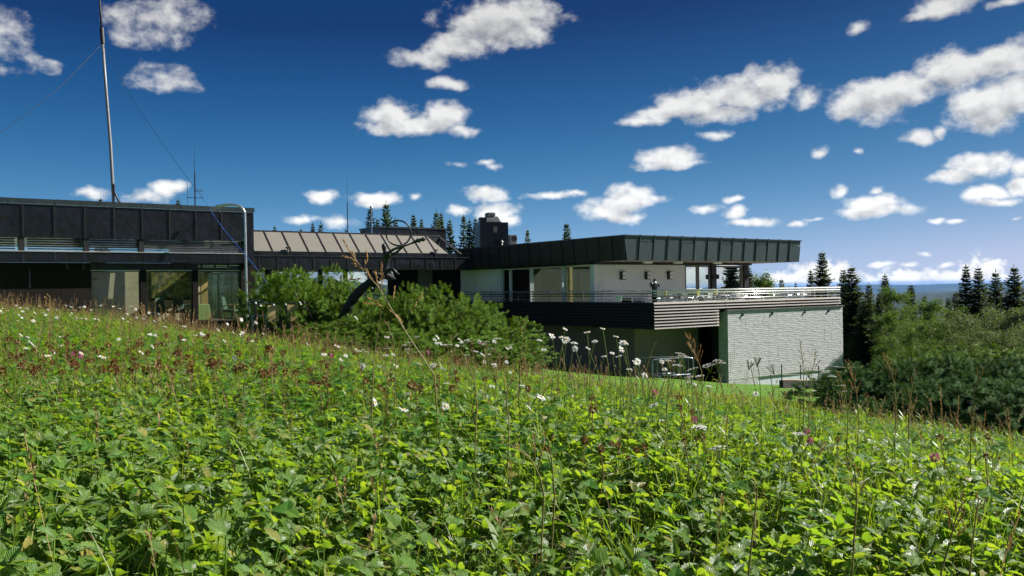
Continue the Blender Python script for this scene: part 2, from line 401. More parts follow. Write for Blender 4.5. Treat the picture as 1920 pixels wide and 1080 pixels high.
M['strawberry'] = leaf_mat('strawberry', [(.075,.180,.016),(.105,.225,.020),(.150,.270,.024),(.195,.300,.030),(.110,.215,.034),(.085,.185,.020),(.130,.245,.022),(.105,.205,.030),(.165,.27,.03),(.09,.195,.02),(.12,.225,.03),(.36,.29,.06)], [(.24,.44,.018),(.46,.60,.025)], .42, .38, .55, veins=True, sheen=.12)
M['clover_leaf'] = leaf_mat('clover_leaf', [(.045,.135,.014),(.065,.170,.018),(.100,.210,.024)], [(.14,.36,.012),(.30,.50,.014)], .40, .45, .45)
M['grass'] = leaf_mat('grass', [(.070,.150,.016),(.105,.190,.022),(.150,.215,.034)], [(.22,.38,.012),(.42,.52,.03)], .45, .45, .4)
M['dry_grass'] = leaf_mat('dry_grass', [(.22,.13,.055),(.34,.22,.10),(.16,.09,.05)], [(.30,.18,.06),(.42,.28,.10)], .28, .6, .3)
M['stem'] = leaf_mat('stem', [(.10,.17,.03),(.15,.20,.05)], [(.22,.34,.03),(.34,.42,.05)], .4, .5, .4)
M['red_stem'] = leaf_mat('red_stem', [(.20,.05,.03),(.26,.10,.05)], [(.3,.08,.03),(.3,.1,.04)], .2, .5, .4)
M['petal'] = leaf_mat('petal', [(.80,.80,.78),(.88,.88,.86)], [(.85,.85,.80),(.88,.88,.84)], .38, .6, .3)
M['disc'] = flat('disc', (.62,.36,.02), .8)
M['brown_head'] = leaf_mat('brown_head', [(.075,.024,.010),(.15,.05,.022),(.20,.085,.04)], [(.2,.08,.03),(.25,.12,.04)], .2, .8, .2)
M['pink'] = leaf_mat('pink', [(.40,.07,.16),(.50,.15,.26)], [(.5,.12,.22),(.5,.16,.26)], .3, .6, .3)
M['yarrow'] = leaf_mat('yarrow', [(.62,.58,.55),(.78,.74,.70)], [(.7,.65,.6),(.75,.7,.66)], .3, .7, .3)
M['seed'] = leaf_mat('seed', [(.38,.22,.08),(.55,.36,.16),(.46,.30,.10)], [(.6,.36,.10),(.7,.48,.18)], .35, .55, .3)

# ------------------------------------------------------------------ terrain
_PP = np.arange(-50, 30000, .25)
_SL = np.interp(_PP, [-50, 3.3, 7, 15, 19, 55, 80, 250, 500, 1800, 2600], [0, 0, .150, .150, .077, .077, .16, .16, .10, .055, 0])
_GP = np.cumsum(_SL)*.25
def height(x, y):
    x = np.asarray(x, float); y = np.asarray(y, float)
    p = .65*x + .76*y
    r = np.hypot(x, y); az = np.arctan2(x, y)
    h = -.86 - .058*17*np.tanh(x/17) - np.interp(p, _PP, _GP)
    h = h + (.035*np.sin(x*1.9+.6)*np.sin(y*1.6+1.1) + .05*np.sin(x*.7+y*.5))*np.clip(r/2.5, 0, 1)*np.exp(-r/60)
    n1 = np.sin(az*23+1.0)*.5+np.sin(az*51+2)*.3+np.sin(az*117)*.15
    n2 = np.sin(az*17+4.0)*.5+np.sin(az*43+1)*.3+np.sin(az*95+2)*.15
    n3 = np.sin(az*11+2.2)*.5+np.sin(az*37+.3)*.3+np.sin(az*81+1)*.12
    far = 152*np.exp(-((r-4200)/900)**2)*(1+.20*n1) + 112*np.exp(-((r-8600)/1500)**2)*(1+.28*n2) + 152*np.exp(-((r-14500)/2300)**2)*(1+.20*n3)
    return h + far*(r > 900)
def gz(x, y): return float(height(x, y))
def build_ground():
    nr, na = 250, 560
    rr = np.concatenate([[0.25], np.geomspace(.5, 19000, nr-1)])
    aa = np.concatenate([np.linspace(-.75, .85, 420, endpoint=False), np.linspace(.85, 2*PI-.75, 140, endpoint=False)])
    R, A = np.meshgrid(rr, aa, indexing='ij')
    X = R*np.sin(A); Y = R*np.cos(A); Z = height(X, Y)
    V = np.stack([X, Y, Z], -1).reshape(-1, 3)
    i, j = np.meshgrid(np.arange(nr-1), np.arange(na), indexing='ij'); j2 = (j+1) % na
    F = np.stack([i*na+j, i*na+j2, (i+1)*na+j2, (i+1)*na+j], -1).reshape(-1, 4)
    F = F[:, ::-1]
    def fn(t, out):
        pos = t.node('ShaderNodeNewGeometry').outputs['Position']
        r = t.vm('LENGTH', pos, out=1)
        a = t.noise(pos, 1.3, 4, .6); b = t.noise(pos, 22, 4, .65); c = t.noise(pos, 110, 2, .6)
        soil = t.mix(b, (.020,.030,.008,1), (.055,.060,.020,1))
        lawn = t.mix(t.m('MULTIPLY_ADD', b, .6, t.m('MULTIPLY', a, .5), clamp=True), (.060,.160,.010,1), (.130,.270,.020,1))
        lawn = t.mix(t.rng(c, .4, .7, 0, .5), lawn, (.045,.11,.01,1))
        f1 = t.noise(pos, .012, 6, .65); f2 = t.noise(pos, .0011, 4, .6)
        forest = t.mix(t.m('MULTIPLY_ADD', f1, 1.4, -.2, clamp=True), (.008,.018,.008,1), (.028,.044,.016,1))
        forest = t.mix(t.rng(f2, .5, .62, 0, .6), forest, (.055,.065,.028,1))
        col = t.mix(t.rng(r, 9, 14, 0, 1), soil, lawn)
        col = t.mix(t.rng(r, 56, 75, 0, 1), col, forest)
        hgt = t.m('MULTIPLY_ADD', c, .25, b)
        t.put(out.inputs[0], pbsdf(t, col, .9, 0, .2, t.bump(hgt, .9, .06)))
    me = np_mesh('ground', V, F, mat('ground', fn), smooth=True)
    tag(link('ground', me), kind='structure')
build_ground()

# ------------------------------------------------------------------ building helpers (front faces look along local -y, left faces along local -x)
ANG = math.radians(35.5)
AX = np.array([math.cos(ANG), math.sin(ANG), 0]); BX = np.array([-math.sin(ANG), math.cos(ANG), 0])
LEFT = (0, 0, -PI/2)
def brickwork(name, W, H, parent, loc, rot=(0,0,0), course=.10, blen=.29, depth=.016, mt='white_brick', seed=1):
    rg = np.random.default_rng(seed); V = []; F = []
    nz = int(H/course); course = H/nz; k = 0
    V += [(0,0,0),(W,0,0),(W,0,H),(0,0,H)]; F.append((0,1,2,3)); k = 4
    g, gx, ex = .009, .004, .0025
    for iz in range(nz):
        x = -blen*.5*(iz % 2)
        while x < W-.01:
            x0, x1 = max(0, x)+gx*.5, min(W, x+blen)-gx*.5; x += blen
            if x1-x0 < .03: continue
            z0, z1 = iz*course+g*.5, (iz+1)*course-g*.5
            d = depth*(.40+.60*rg.random()); tl = rg.normal(0, depth*.16, 4); e = .012
            V += [(x0,0,z0),(x1,0,z0),(x1,0,z1),(x0,0,z1),
                  (x0+ex,-d+tl[0],z0+e),(x1-ex,-d+tl[1],z0+e),(x1-ex,-d+tl[2],z1-e),(x0+ex,-d+tl[3],z1-e)]
            F += [(k+4,k+5,k+6,k+7),(k,k+1,k+5,k+4),(k+1,k+2,k+6,k+5),(k+2,k+3,k+7,k+6),(k+3,k,k+4,k+7)]; k += 8
    o = link(name, np_mesh(name, V, F, M[mt]), parent, loc, rot)
    o['kind'] = 'stuff'; return o
def window(parent, w, z0, z1, loc, rot=(0,0,0), fw=.06, frame='dark_steel', glass='glass', mull=(), name='window'):
    b = MB(); y0, y1 = -.05, .05
    b.box(0, fw, y0, y1, z0, z1).box(w-fw, w, y0, y1, z0, z1)
    b.box(fw, w-fw, y0, y1, z0, z0+fw).box(fw, w-fw, y0, y1, z1-fw, z1)
    for mx in mull: b.box(mx-fw*.5, mx+fw*.5, y0+.003, y1-.003, z0+fw, z1-fw)
    f = b.build(name, M[frame], parent); f.location = loc; f.rotation_euler = rot
    xs = [fw]+[m_ for m_ in mull]+[w-fw]
    for i in range(len(xs)-1):
        x0 = xs[i]+(fw*.5 if i else 0); x1 = xs[i+1]-(fw*.5 if i < len(xs)-2 else 0)
        MB().box(x0, x1, -.006, .006, z0+fw, z1-fw).build('pane', M[glass], f)
    return f

# ------------------------------------------------------------------ right building: restaurant pavilion with terrace
R0 = at(1172, 440, 42); R0[2] = 0
def pav(x, y, z): return R0 + AX*x + BX*y + np.array([0, 0, z])
def build_pavilion():
    P = empty('pavilion', tuple(R0), ANG, 'flat-roofed white brick building with dark metal roof band and long terrace on the right', 'building')
    zb, zt, ins = 1.29, 2.54, .14
    rf = MB().box(ins+.03, 14-ins-.03, ins+.03, 4.6, zb+.02, zt-.09).box(ins+.03, 14-ins-.03, 8.9, 16.4-ins, zb+.02, zt-.09).box(ins+.03, 2.0, 4.6, 8.9, zb+.02, zt-.09).box(12.4, 14-ins-.03, 4.6, 8.9, zb+.02, zt-.09).build('roof', M['soffit'], P)
    MB().box(2.0, 12.4, 4.6, 8.9, zt-.14, zt-.11).build('added_roof_light', M['glass'], rf)  # unseen roof opening, added to bring sun into the dark room
    def panel_mesh(nm, w, mt, hatch):
        b = MB(); g = .012
        def slab(za, zc, off):
            ya, yc = ins*(zt-za)/(zt-zb), ins*(zt-zc)/(zt-zb)
            b.hexa([(g,ya-off,za),(w-g,ya-off,za),(w-g,ya+.05,za),(g,ya+.05,za),(g,yc-off,zc),(w-g,yc-off,zc),(w-g,yc+.05,zc),(g,yc+.05,zc)])
        if hatch:
            slab(zb, zt-.33, .018); slab(zt-.30, zt-.05, 0)
        else: slab(zb, zt-.05, 0)
        return b.mesh(nm, mt)
    def seam_mesh(mt):
        b = MB(); ya = ins
        b.hexa([(-.022,ya-.045,zb),(.022,ya-.045,zb),(.022,ya+.02,zb),(-.022,ya+.02,zb),(-.022,-.045,zt-.05),(.022,-.045,zt-.05),(.022,.02,zt-.05),(-.022,.02,zt-.05)])
        return b.mesh('seam', mt)
    pg, ph = panel_mesh('fascia_panel', 1.0, M['green_panel'], False), panel_mesh('fascia_panel', 1.0, M['green_panel'], True)
    bg, bh = panel_mesh('fascia_panel', 1.0, M['brown_panel'], False), panel_mesh('fascia_panel', 1.0, M['brown_panel'], True)
    sg, sb = seam_mesh(M['green_seam']), seam_mesh(M['black_seam'])
    for k in range(14):
        link('fascia_panel', ph if k % 3 == 1 else pg, rf, (k, 0, 0))
        if k: link('seam', sg, rf, (k, 0, 0))
    for k in range(16):
        link('fascia_panel', bh if k % 3 == 2 else bg, rf, (0, k+1.02, 0), LEFT)
        if k: link('seam', sb, rf, (0, k+.02, 0), LEFT)
    cp = MB()
    cp.box(-.05, 14.05, -.05, .25, zt-.05, zt+.01).box(-.05, .25, .25, 16.4, zt-.05, zt+.01).box(13.75, 14.05, .25, 16.4, zt-.05, zt+.01)
    cp.build('coping', M['coping'], rf)
    for k in range(1, 14): MB().box(k-.03, k+.03, -.055, .0, zt-.04, zt+.035).build('coping_clip', M['coping'], rf)
    MB().box(14.0-ins, 14.0-ins+.04, ins, 16.2, zb, zt-.06).build('end_fascia', M['green_panel'], rf)
    # dark beam under the soffit and small ceiling lights
    MB().box(.45, 13.1, 2.85, 3.05, 1.17, 1.305).build('beam', M['dark_steel'], P)
    MB().box(.35, .55, 3.05, 16.3, 1.17, 1.305).build('beam', M['dark_steel'], P)
    for x in (2.9, 5.2, 8.4): MB().box(x, x+.55, 1.6, 1.8, 1.20, 1.305).build('ceiling_light', M['white_plastic'], P)
    # walls
    wl = MB(); wl.box(.62, 7.55, 3.14, 3.4, -1.3, 1.17).box(.62, .9, 11.65, 16.95, -1.3, 1.17)
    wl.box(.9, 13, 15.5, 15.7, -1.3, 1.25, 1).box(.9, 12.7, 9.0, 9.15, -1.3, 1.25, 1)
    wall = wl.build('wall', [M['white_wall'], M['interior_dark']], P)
    brickwork('brickwork', 6.93, 2.47, wall, (.62, 3.138, -1.3), seed=3, course=.085, depth=.008, mt='white_wall')
    brickwork('brickwork', 4.45, 2.47, wall, (.618, 16.1, -1.3), LEFT, seed=4, course=.085, depth=.008, mt='white_wall')
    dr = MB().box(0, .82, -.03, .02, -1.3, 1.1).build('door', M['white_paint'], P); dr.location = (.615, 16.95, 0); dr.rotation_euler = LEFT
    MB().box(12.92, 13.08, 3.4, 7.6, -1.3, 1.17).build('end_wall', M['white_wall'], P)
    window(P, 4.3, -1.25, 1.17, (13.0, 7.6, 0), (0, 0, PI/2), .07, 'dark_steel', 'glass', (2.1,))  # unseen glazed end, added so that sun enters the room
    MB().box(.9, 12.9, 3.2, 15.5, -1.32, -1.26).build('interior_floor', M['interior_floor'], P)
    # left-face windows, seen obliquely (white frames)
    for (y0, y1, mull) in ((3.22, 5.62, ()), (5.72, 8.55, ()), (8.65, 10.65, ()), (10.72, 11.55, ())):
        window(P, y1-y0, -1.25, 1.16, (.66, y1, 0), LEFT, .075, 'white_paint', 'glass', mull, 'window' if y1 < 11 else 'glass_door')
    MB().box(.58, .74, 3.02, 3.22, -1.25, 1.16).build('corner_post', M['white_paint'], P)
    MB().box(.30, .55, 2.70, 2.95, .78, 1.16).build('junction_box', M['white_plastic'], P)
    # front windows
    window(P, 1.05, -1.25, 1.15, (7.58, 3.2, 0), (0,0,0), .085, 'frame_grey', 'glass_mirror')
    window(P, 1.02, -1.25, 1.15, (8.68, 3.2, 0), (0,0,0), .085, 'frame_grey', 'glass_mirror')
    MB().box(9.72, 10.14, 3.05, 3.4, -1.25, 1.17).build('post', M['dark_steel'], P)
    window(P, 2.45, -1.25, 1.15, (10.15, 3.2, 0), (0,0,0), .10, 'frame_grey', 'glass_mirror')
    MB().box(12.6, 13.0, 3.0, 3.4, -1.25, 1.17).build('post', M['dark_steel'], P)
    for x in (9.7, 10.02, 12.72):
        MB().box(x, x+.16, 2.88, 3.04, .35, .62).build('spotlight', M['dark_steel'], P)
    for x in (2.65, 4.5, 6.25):                       # square lamps on the white wall
        l = MB().box(x-.16, x+.16, 2.98, 3.12, .36, .80).build('wall_lamp', M['dark_steel'], P)
        for dz in (.40, .60): MB().box(x-.08, x+.15, 2.955, 2.98, dz, dz+.17).build('lamp_glass', M['white_plastic'], l)
    # curtain-like pale interior column and a table row seen through the glass
    MB().box(3.2, 3.5, 5.2, 5.35, -1.25, 1.1).build('interior_column', M['white_paint'], P)
    MB().box(2.2, 2.4, 7.0, 7.2, -1.25, 1.2).build('interior_column', M['tan_board'], P)
    # terrace
    dx, dy, dt, db = -.12, -2.0, -.78, -2.10
    tf = MB().box(dx+.06, 14.75, dy+.06, 3.1, -1.38, -1.27).box(dx+.06, .6, 3.1, 15.25, -1.38, -1.27)
    tf.box(dx+.08, 14.72, dy+.08, dy+.2, -1.32, dt-.02).box(dx+.08, dx+.2, dy+.2, 15.2, db+.05, dt-.02).box(dx+.2, 4.5, dy+.08, dy+.2, db+.05, -1.32)
    tf.box(dx+.2, 4.4, dy+.2, 15.0, db+.02, db+.10).box(4.4, 14.7, dy+.35, 3, -1.6, -1.5)
    ter = tf.build('terrace', M['dark_wood'], P)
    for k in range(33): MB().box(dx+.22, 14.7, dy+.22+k*.15, dy+.362+k*.15, -1.268, -1.245).build('floor_board', M['deck_board'], ter)
    for k in range(4): MB().box(dx+.22+k*.15, dx+.362+k*.15, 2.96, 15.2, -1.268, -1.246).build('floor_board', M['deck_board'], ter)
    nb = 9; pitch = (dt-db)/nb
    for k in range(nb):
        z1 = dt - k*pitch; z0 = z1 - pitch*.64
        segs = ((dx, 4.9), (4.92, 9.8), (9.82, 14.8)) if z0 > -1.29 else ((dx, 4.42),)
        for (x0, x1) in segs:
            j = random.uniform(-.004, .004)
            MB().hexa([(x0,dy-.075+j,z0),(x1,dy-.075-j,z0),(x1,dy-.045,z0),(x0,dy-.045,z0),(x0,dy-.005,z1),(x1,dy-.005,z1),(x1,dy+.025,z1),(x0,dy+.025,z1)]).build('board', M['board'], ter)
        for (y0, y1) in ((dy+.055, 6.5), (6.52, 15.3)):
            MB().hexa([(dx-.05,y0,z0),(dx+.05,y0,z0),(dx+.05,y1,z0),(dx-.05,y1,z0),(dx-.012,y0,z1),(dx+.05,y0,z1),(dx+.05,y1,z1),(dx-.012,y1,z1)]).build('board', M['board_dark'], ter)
    rail = MB().tube([(dx, dy, -.235), (14.8, dy, -.235)], .042, 8).build('railing', M['rail_white'], P, True)
    for x in np.arange(.3, 14.8, 1.22): MB().box(x-.02, x+.02, dy+.045, dy+.075, -.82, -.24).build('post', M['rail_white'], rail)
    for y in np.arange(-1.2, 15.3, 1.45): MB().box(dx+.04, dx+.07, y-.02, y+.02, -.82, -.24).build('post', M['steel'], rail)
    MB().tube([(dx, dy, -.235), (dx, 15.2, -.235)], .034, 8).build('rail', M['steel'], rail, True)
    for z, r_, m1, m2 in ((-.365,.034,'rail_white','rail_dark'),(-.485,.022,'steel','rail_dark'),(-.665,.022,'steel','steel')):
        MB().tube([(dx, dy, z), (14.8, dy, z)], r_, 8).build('rail', M[m1], rail, True)
        MB().tube([(dx, dy, z+.0), (dx, 15.2, z+.0)], r_*.8, 8).build('rail', M[m2], rail, True)
    # white brick wall carrying the terrace
    lw = MB().box(4.95, 14.97, dy-.030, dy+.45, -4.85, -1.30).box(4.95, 7.4, dy-.027, dy+.44, -5.9, -4.85).build('lower_wall', M['white_brick'], P)
    brickwork('brickwork', 10.02, 3.55, lw, (4.95, dy-.032, -4.85), seed=8, course=.098, blen=.30, depth=.0125)
    brickwork('brickwork', .60, 4.1, lw, (4.948, dy+.45, -5.4), LEFT, seed=9, course=.098, blen=.30, depth=.012)
    MB().box(4.93, 15.0, dy-.14, dy+.47, -1.30, -1.265).build('wall_cap', M['board'], lw)
    for x in (6.2, 8.6, 11.4, 13.6): MB().box(x-.02, x+.02, dy-.12, dy-.03, -1.62, -1.48).build('drain_spout', M['dark_steel'], lw)
    MB().box(7.4, 14.3, dy+.05, dy+.4, -9, -4.852).build('plinth', M['plinth'], P)
    uc = MB().box(1.03, 5.7, .5, .8, -7.5, db+.02).box(1.03, 1.3, .8, 14.5, -7.5, db+.02).box(9.0, 9.3, -1.5, 2.5, -7.5, -1.4)
    uc.build('undercroft_wall', M['concrete'], P)
    MB().box(5.7, 9.0, 2.5, 2.6, -7.5, -1.5).build('undercroft_door', M['dark_wood'], P)
    return P
build_pavilion()
def build_retaining():
    e = empty('retaining_wall', tuple(R0), ANG, 'low dark retaining wall with thin handrail in front of white brick wall', 'wall')
    y = -4.3
    def zz(x): return gz(*(R0+AX*x+BX*y)[:2])
    xs = np.linspace(6.3, 14.0, 9); b = MB()
    for i in range(8):
        x0, x1 = xs[i], xs[i+1]; za, zc = zz(x0)+.38, zz(x1)+.38
        b.hexa([(x0,y-.12,za-1.2),(x1,y-.12,zc-1.2),(x1,y+.12,za-1.2),(x0,y+.12,za-1.2),(x0,y-.12,za),(x1,y-.12,zc),(x1,y+.12,zc),(x0,y+.12,za)])
    b.build('wall_body', M['retaining'], e)
    MB().tube([(x, y-.06, zz(x)+.40) for x in xs], .035, 4).build('edge_board', M['brown_edge'], e)
    for k, x in enumerate(np.linspace(6.35, 13.9, 6)): MB().box(x-.022, x+.022, y-.02, y+.02, zz(x)+.1, zz(x)+1.18).build('post', M['rail_dark'], e)
    for dz in (1.18, .92, .66): MB().tube([(x, y, zz(x)+dz) for x in np.linspace(6.35, 13.9, 7)], .016, 6).build('rail', M['rail_dark'], e)
build_retaining()

# ------------------------------------------------------------------ left building: dark wing
W0 = at(475, 390, 36); W0[2] = 0
def wng(x, y, z): return W0 + AX*x + BX*y + np.array([0, 0, z])
def build_wing():
    W = empty('dark_wing', tuple(W0), ANG, 'black metal clad flat-roofed wing with tall windows on the left', 'building')
    L = -17.0
    core = MB().box(L, -.03, .06, 1.3, 2.22, 3.32).box(L, -6.6, 1.3, 9.5, 2.22, 3.32).box(-6.6, -.03, 7.2, 9.5, 2.22, 3.32).build('roof', M['dark_steel'], W)
    pm = MB().box(.014, 1.006, 0, .05, 2.13, 3.34).mesh('fascia_panel', M['black_panel'])
    sm = MB().box(-.02, .02, -.04, .0, 2.13, 3.34).mesh('seam', M['black_seam'])
    x = -.33
    MB().box(-.316, 0, 0, .05, 1.20, 3.34).build('fascia_panel', M['black_panel'], core)
    while x > L+1:
        x -= 1.02; link('fascia_panel', pm, core, (x, 0, 0)); link('seam', sm, core, (x+1.02, 0, 0))
    b = MB(); k = 0; x = .03
    while x > L: 
        MB().box(x-1.48, x, -.05-.004*(k % 2), .3, 3.345, 3.53-.004*(k % 2)).build('coping', M['coping'], core); x -= 1.5; k += 1
    MB().box(L, .02, -.035, .0, 3.325, 3.345).build('coping_lip', M['steel'], core)
    MB().box(-.05, -.0, .06, 9.5, 1.2, 2.2).build('end_fascia', M['black_panel'], core)
    MB().box(-.05, -.0, .06, 9.5, 2.2, 3.34).build('added_end_glazing', M['glass'], core)  # glass in place of fascia, added to pass sun to the room
    # clerestory strip with louvre blinds
    cl = MB().box(L, -.33, .32, .36, 1.63, 2.22).build('clerestory_glass', M['glass'], W)
    for (xa, xb, mt) in ((-4.34, -.40, 'steel_dim'), (-6.28, -4.52, 'dark_steel'), (-8.33, -6.5, 'dark_steel'), (-10.4, -8.73, 'dark_steel'), (-12.6, -10.6, 'dark_steel')):
        nsl = 6 if mt == 'steel_dim' else 5
        for i in range(nsl):
            z = 1.70+ (2.06-1.70)*i/(nsl-1)
            MB().hexa([(xa,.10,z-.022),(xb,.10,z-.022),(xb,.19,z+.012),(xa,.19,z+.012),(xa,.10,z-.010),(xb,.10,z-.010),(xb,.19,z+.024),(xa,.19,z+.024)]).build('louvre_slat', M[mt], cl)
    for x in (-.36, -4.43, -6.39, -8.53, -10.5, -12.7): MB().box(x-.09, x+.09, .05, .33, 1.60, 2.20).build('post', M['dark_steel'], W)
    # lower band
    x = -.33
    while x > L+1:
        x -= 1.02; MB().box(x+.01, x+1.01, -.05, .3, 1.20, 1.585).build('band_panel', M['black_panel'], W)
    MB().box(L, -.33, -.08, .32, 1.587, 1.615).build('ledge', M['pale_metal'], W)
    # beam and lights above the windows
    MB().box(L, -.1, .42, .7, .92, 1.20).build('beam', M['dark_steel'], W)
    for k in range(12): MB().box(-1.0-k*.55, -.93-k*.55, .36, .42, .95, 1.19).build('bracket', M['dark_steel'], W)
    MB().box(-2.2, -.5, .38, .41, 1.10, 1.13).build('light_strip', M['white_plastic'], W)
    MB().box(-2.2, -.9, .38, .41, 1.03, 1.06).build('light_strip', M['white_plastic'], W)
    for (xa, xb) in ((-6.2, -4.44), (-4.22, -2.44), (-2.23, -.47)):
        MB().box(xa, xb, .34, .44, .885, .925).build('window_head', M['lime_line'], W)
        window(W, xb-xa, -1.20, .88, (xa, .45, 0), (0,0,0), .03, 'dark_steel', 'glass')
    for x in (-4.33, -2.335): MB().box(x-.105, x+.105, .30, .62, -3.2, .92).build('post', M['dark_wood'], W)
    MB().box(-.47, -.05, .28, .66, -3.4, 1.2).build('corner_post', M['dark_wood'], W)
    MB().box(-.02, .35, .9, 1.2, -3.4, 1.2).build('corner_post', M['dark_wood'], W)
    x = -6.2
    while x > L:
        MB().box(x-1.02, x-.012, .40, .5, -2.4, 1.19).build('cladding_panel', M['dark_wood'], W); x -= 1.02
    MB().box(L, -.05, .44, .6, -3.4, -1.21).build('base_wall', M['dark_wood'], W)
    # room behind the windows (its unseen right end is glazed to let sun in)
    MB().box(-6.6, 0, .6, 7.0, -1.28, -1.22).build('interior_floor', M['interior_floor'], W)
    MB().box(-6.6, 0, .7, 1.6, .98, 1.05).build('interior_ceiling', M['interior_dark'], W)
    MB().box(-6.6, -.05, 1.3, 7.2, 3.30, 3.33).build('added_skylight', M['glass'], W)  # unseen opening in the roof, added to light the room below
    MB().box(-4.3, -1.15, 3.9, 4.05, -1.22, .98).build('interior_wall', M['interior_wall'], W)
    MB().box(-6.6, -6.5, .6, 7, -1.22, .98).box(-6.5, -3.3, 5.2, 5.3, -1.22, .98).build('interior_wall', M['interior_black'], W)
    MB().hexa([(-4.95,4.6,-1.2),(-4.75,4.6,-1.2),(-4.75,4.65,-1.2),(-4.95,4.65,-1.2),(-4.75,4.6,.9),(-4.55,4.6,.9),(-4.55,4.65,.9),(-4.75,4.65,.9)]).build('interior_panel', M['interior_wall'], W)
    MB().box(-1.2, -.9, 3.6, 3.75, -1.22, .98).build('interior_column', M['pale_wood'], W)
    window(W, 6.0, -1.2, .9, (-.02, 7.0, 0), LEFT, .05, 'dark_steel', 'glass', (2, 4))  # end window added out of view as a way in for sunlight
    return W
M['steel_dim'] = flat('steel_dim', (.15,.15,.155), .45, .3)
M['pale_metal'] = flat('pale_metal', (.48,.42,.38), .4, .3)
M['lime_line'] = flat('lime_line', (.42,.44,.34), .5)
build_wing()

def build_interior():
    # framed picture
    p = empty('framed_picture', tuple(wng(-2.30, 3.88, .0)), ANG, 'large dark framed picture on beige wall behind the windows', 'picture')
    MB().box(-.95, .75, -.03, .0, -.25, .95).build('canvas', M['picture'], p)
    b = MB(); b.box(-1.0, .80, -.05, -.0, .95, 1.0).box(-1.0, .80, -.05, 0, -.31, -.25).box(-1.0, -.95, -.05, 0, -.25, .95).box(.75, .80, -.05, 0, -.25, .95)
    b.build('frame', M['dark_wood'], p)
    def chair(x, y, rz, label):
        e = empty('armchair', tuple(wng(x, y, -1.22)), ANG+rz, label, 'chair', 'armchairs in the window room')
        MB().box(-.27, .27, -.25, .25, .36, .46).build('seat', M['green_cloth'], e, bevel=.03)
        MB().hexa([(-.25,.2,.46),(.25,.2,.46),(.25,.28,.46),(-.25,.28,.46),(-.20,.32,1.02),(.20,.32,1.02),(.20,.38,1.02),(-.20,.38,1.02)]).build('backrest', M['green_cloth'], e, bevel=.03)
        for s in (-1, 1):
            MB().tube([(s*.30,-.28,0),(s*.31,-.30,.62),(s*.31,-.2,.67),(s*.30,.12,.64),(s*.30,.3,.5),(s*.29,.34,0)], .026, 6).build('arm', M['pale_wood'], e, True)
    chair(-3.10, 2.3, .4, 'green armchair left of two by the middle window')
    chair(-2.42, 2.5, -.1, 'green armchair right of two by the middle window')
    chair(-.40, 2.0, .9, 'green armchair alone behind the right-hand window')
    t = empty('draped_table', tuple(wng(-1.75, 2.3, -1.22)), ANG, 'table under a lime green cloth behind the windows', 'table')
    MB().hexa([(-.5,-.35,.02),(.5,-.35,.02),(.5,.35,.02),(-.5,.35,.02),(-.45,-.3,.72),(.45,-.3,.72),(.45,.3,.72),(-.45,.3,.72)]).build('tablecloth', M['lime_cloth'], t, bevel=.03)
    s = empty('side_table', tuple(wng(-3.6, 1.5, -1.22)), ANG, 'small round white side table behind the middle window', 'table')
    MB().tube([(0,0,.40),(0,0,.43)], .22, 16).build('table_top', M['white_paint'], s)
    MB().tube([(0,0,0),(0,0,.40)], .025, 8).build('leg', M['steel'], s)
def pic(t, out):
    v = obj_co(t); a = t.noise(v, 4.5, 6, .65, .4)
    col = t.mix(t.rng(a, .4, .68, 0, 1), (.03,.04,.02,1), (.34,.27,.07,1))
    t.put(out.inputs[0], pbsdf(t, col, .4))
M['picture'] = mat('picture', pic)
build_interior()

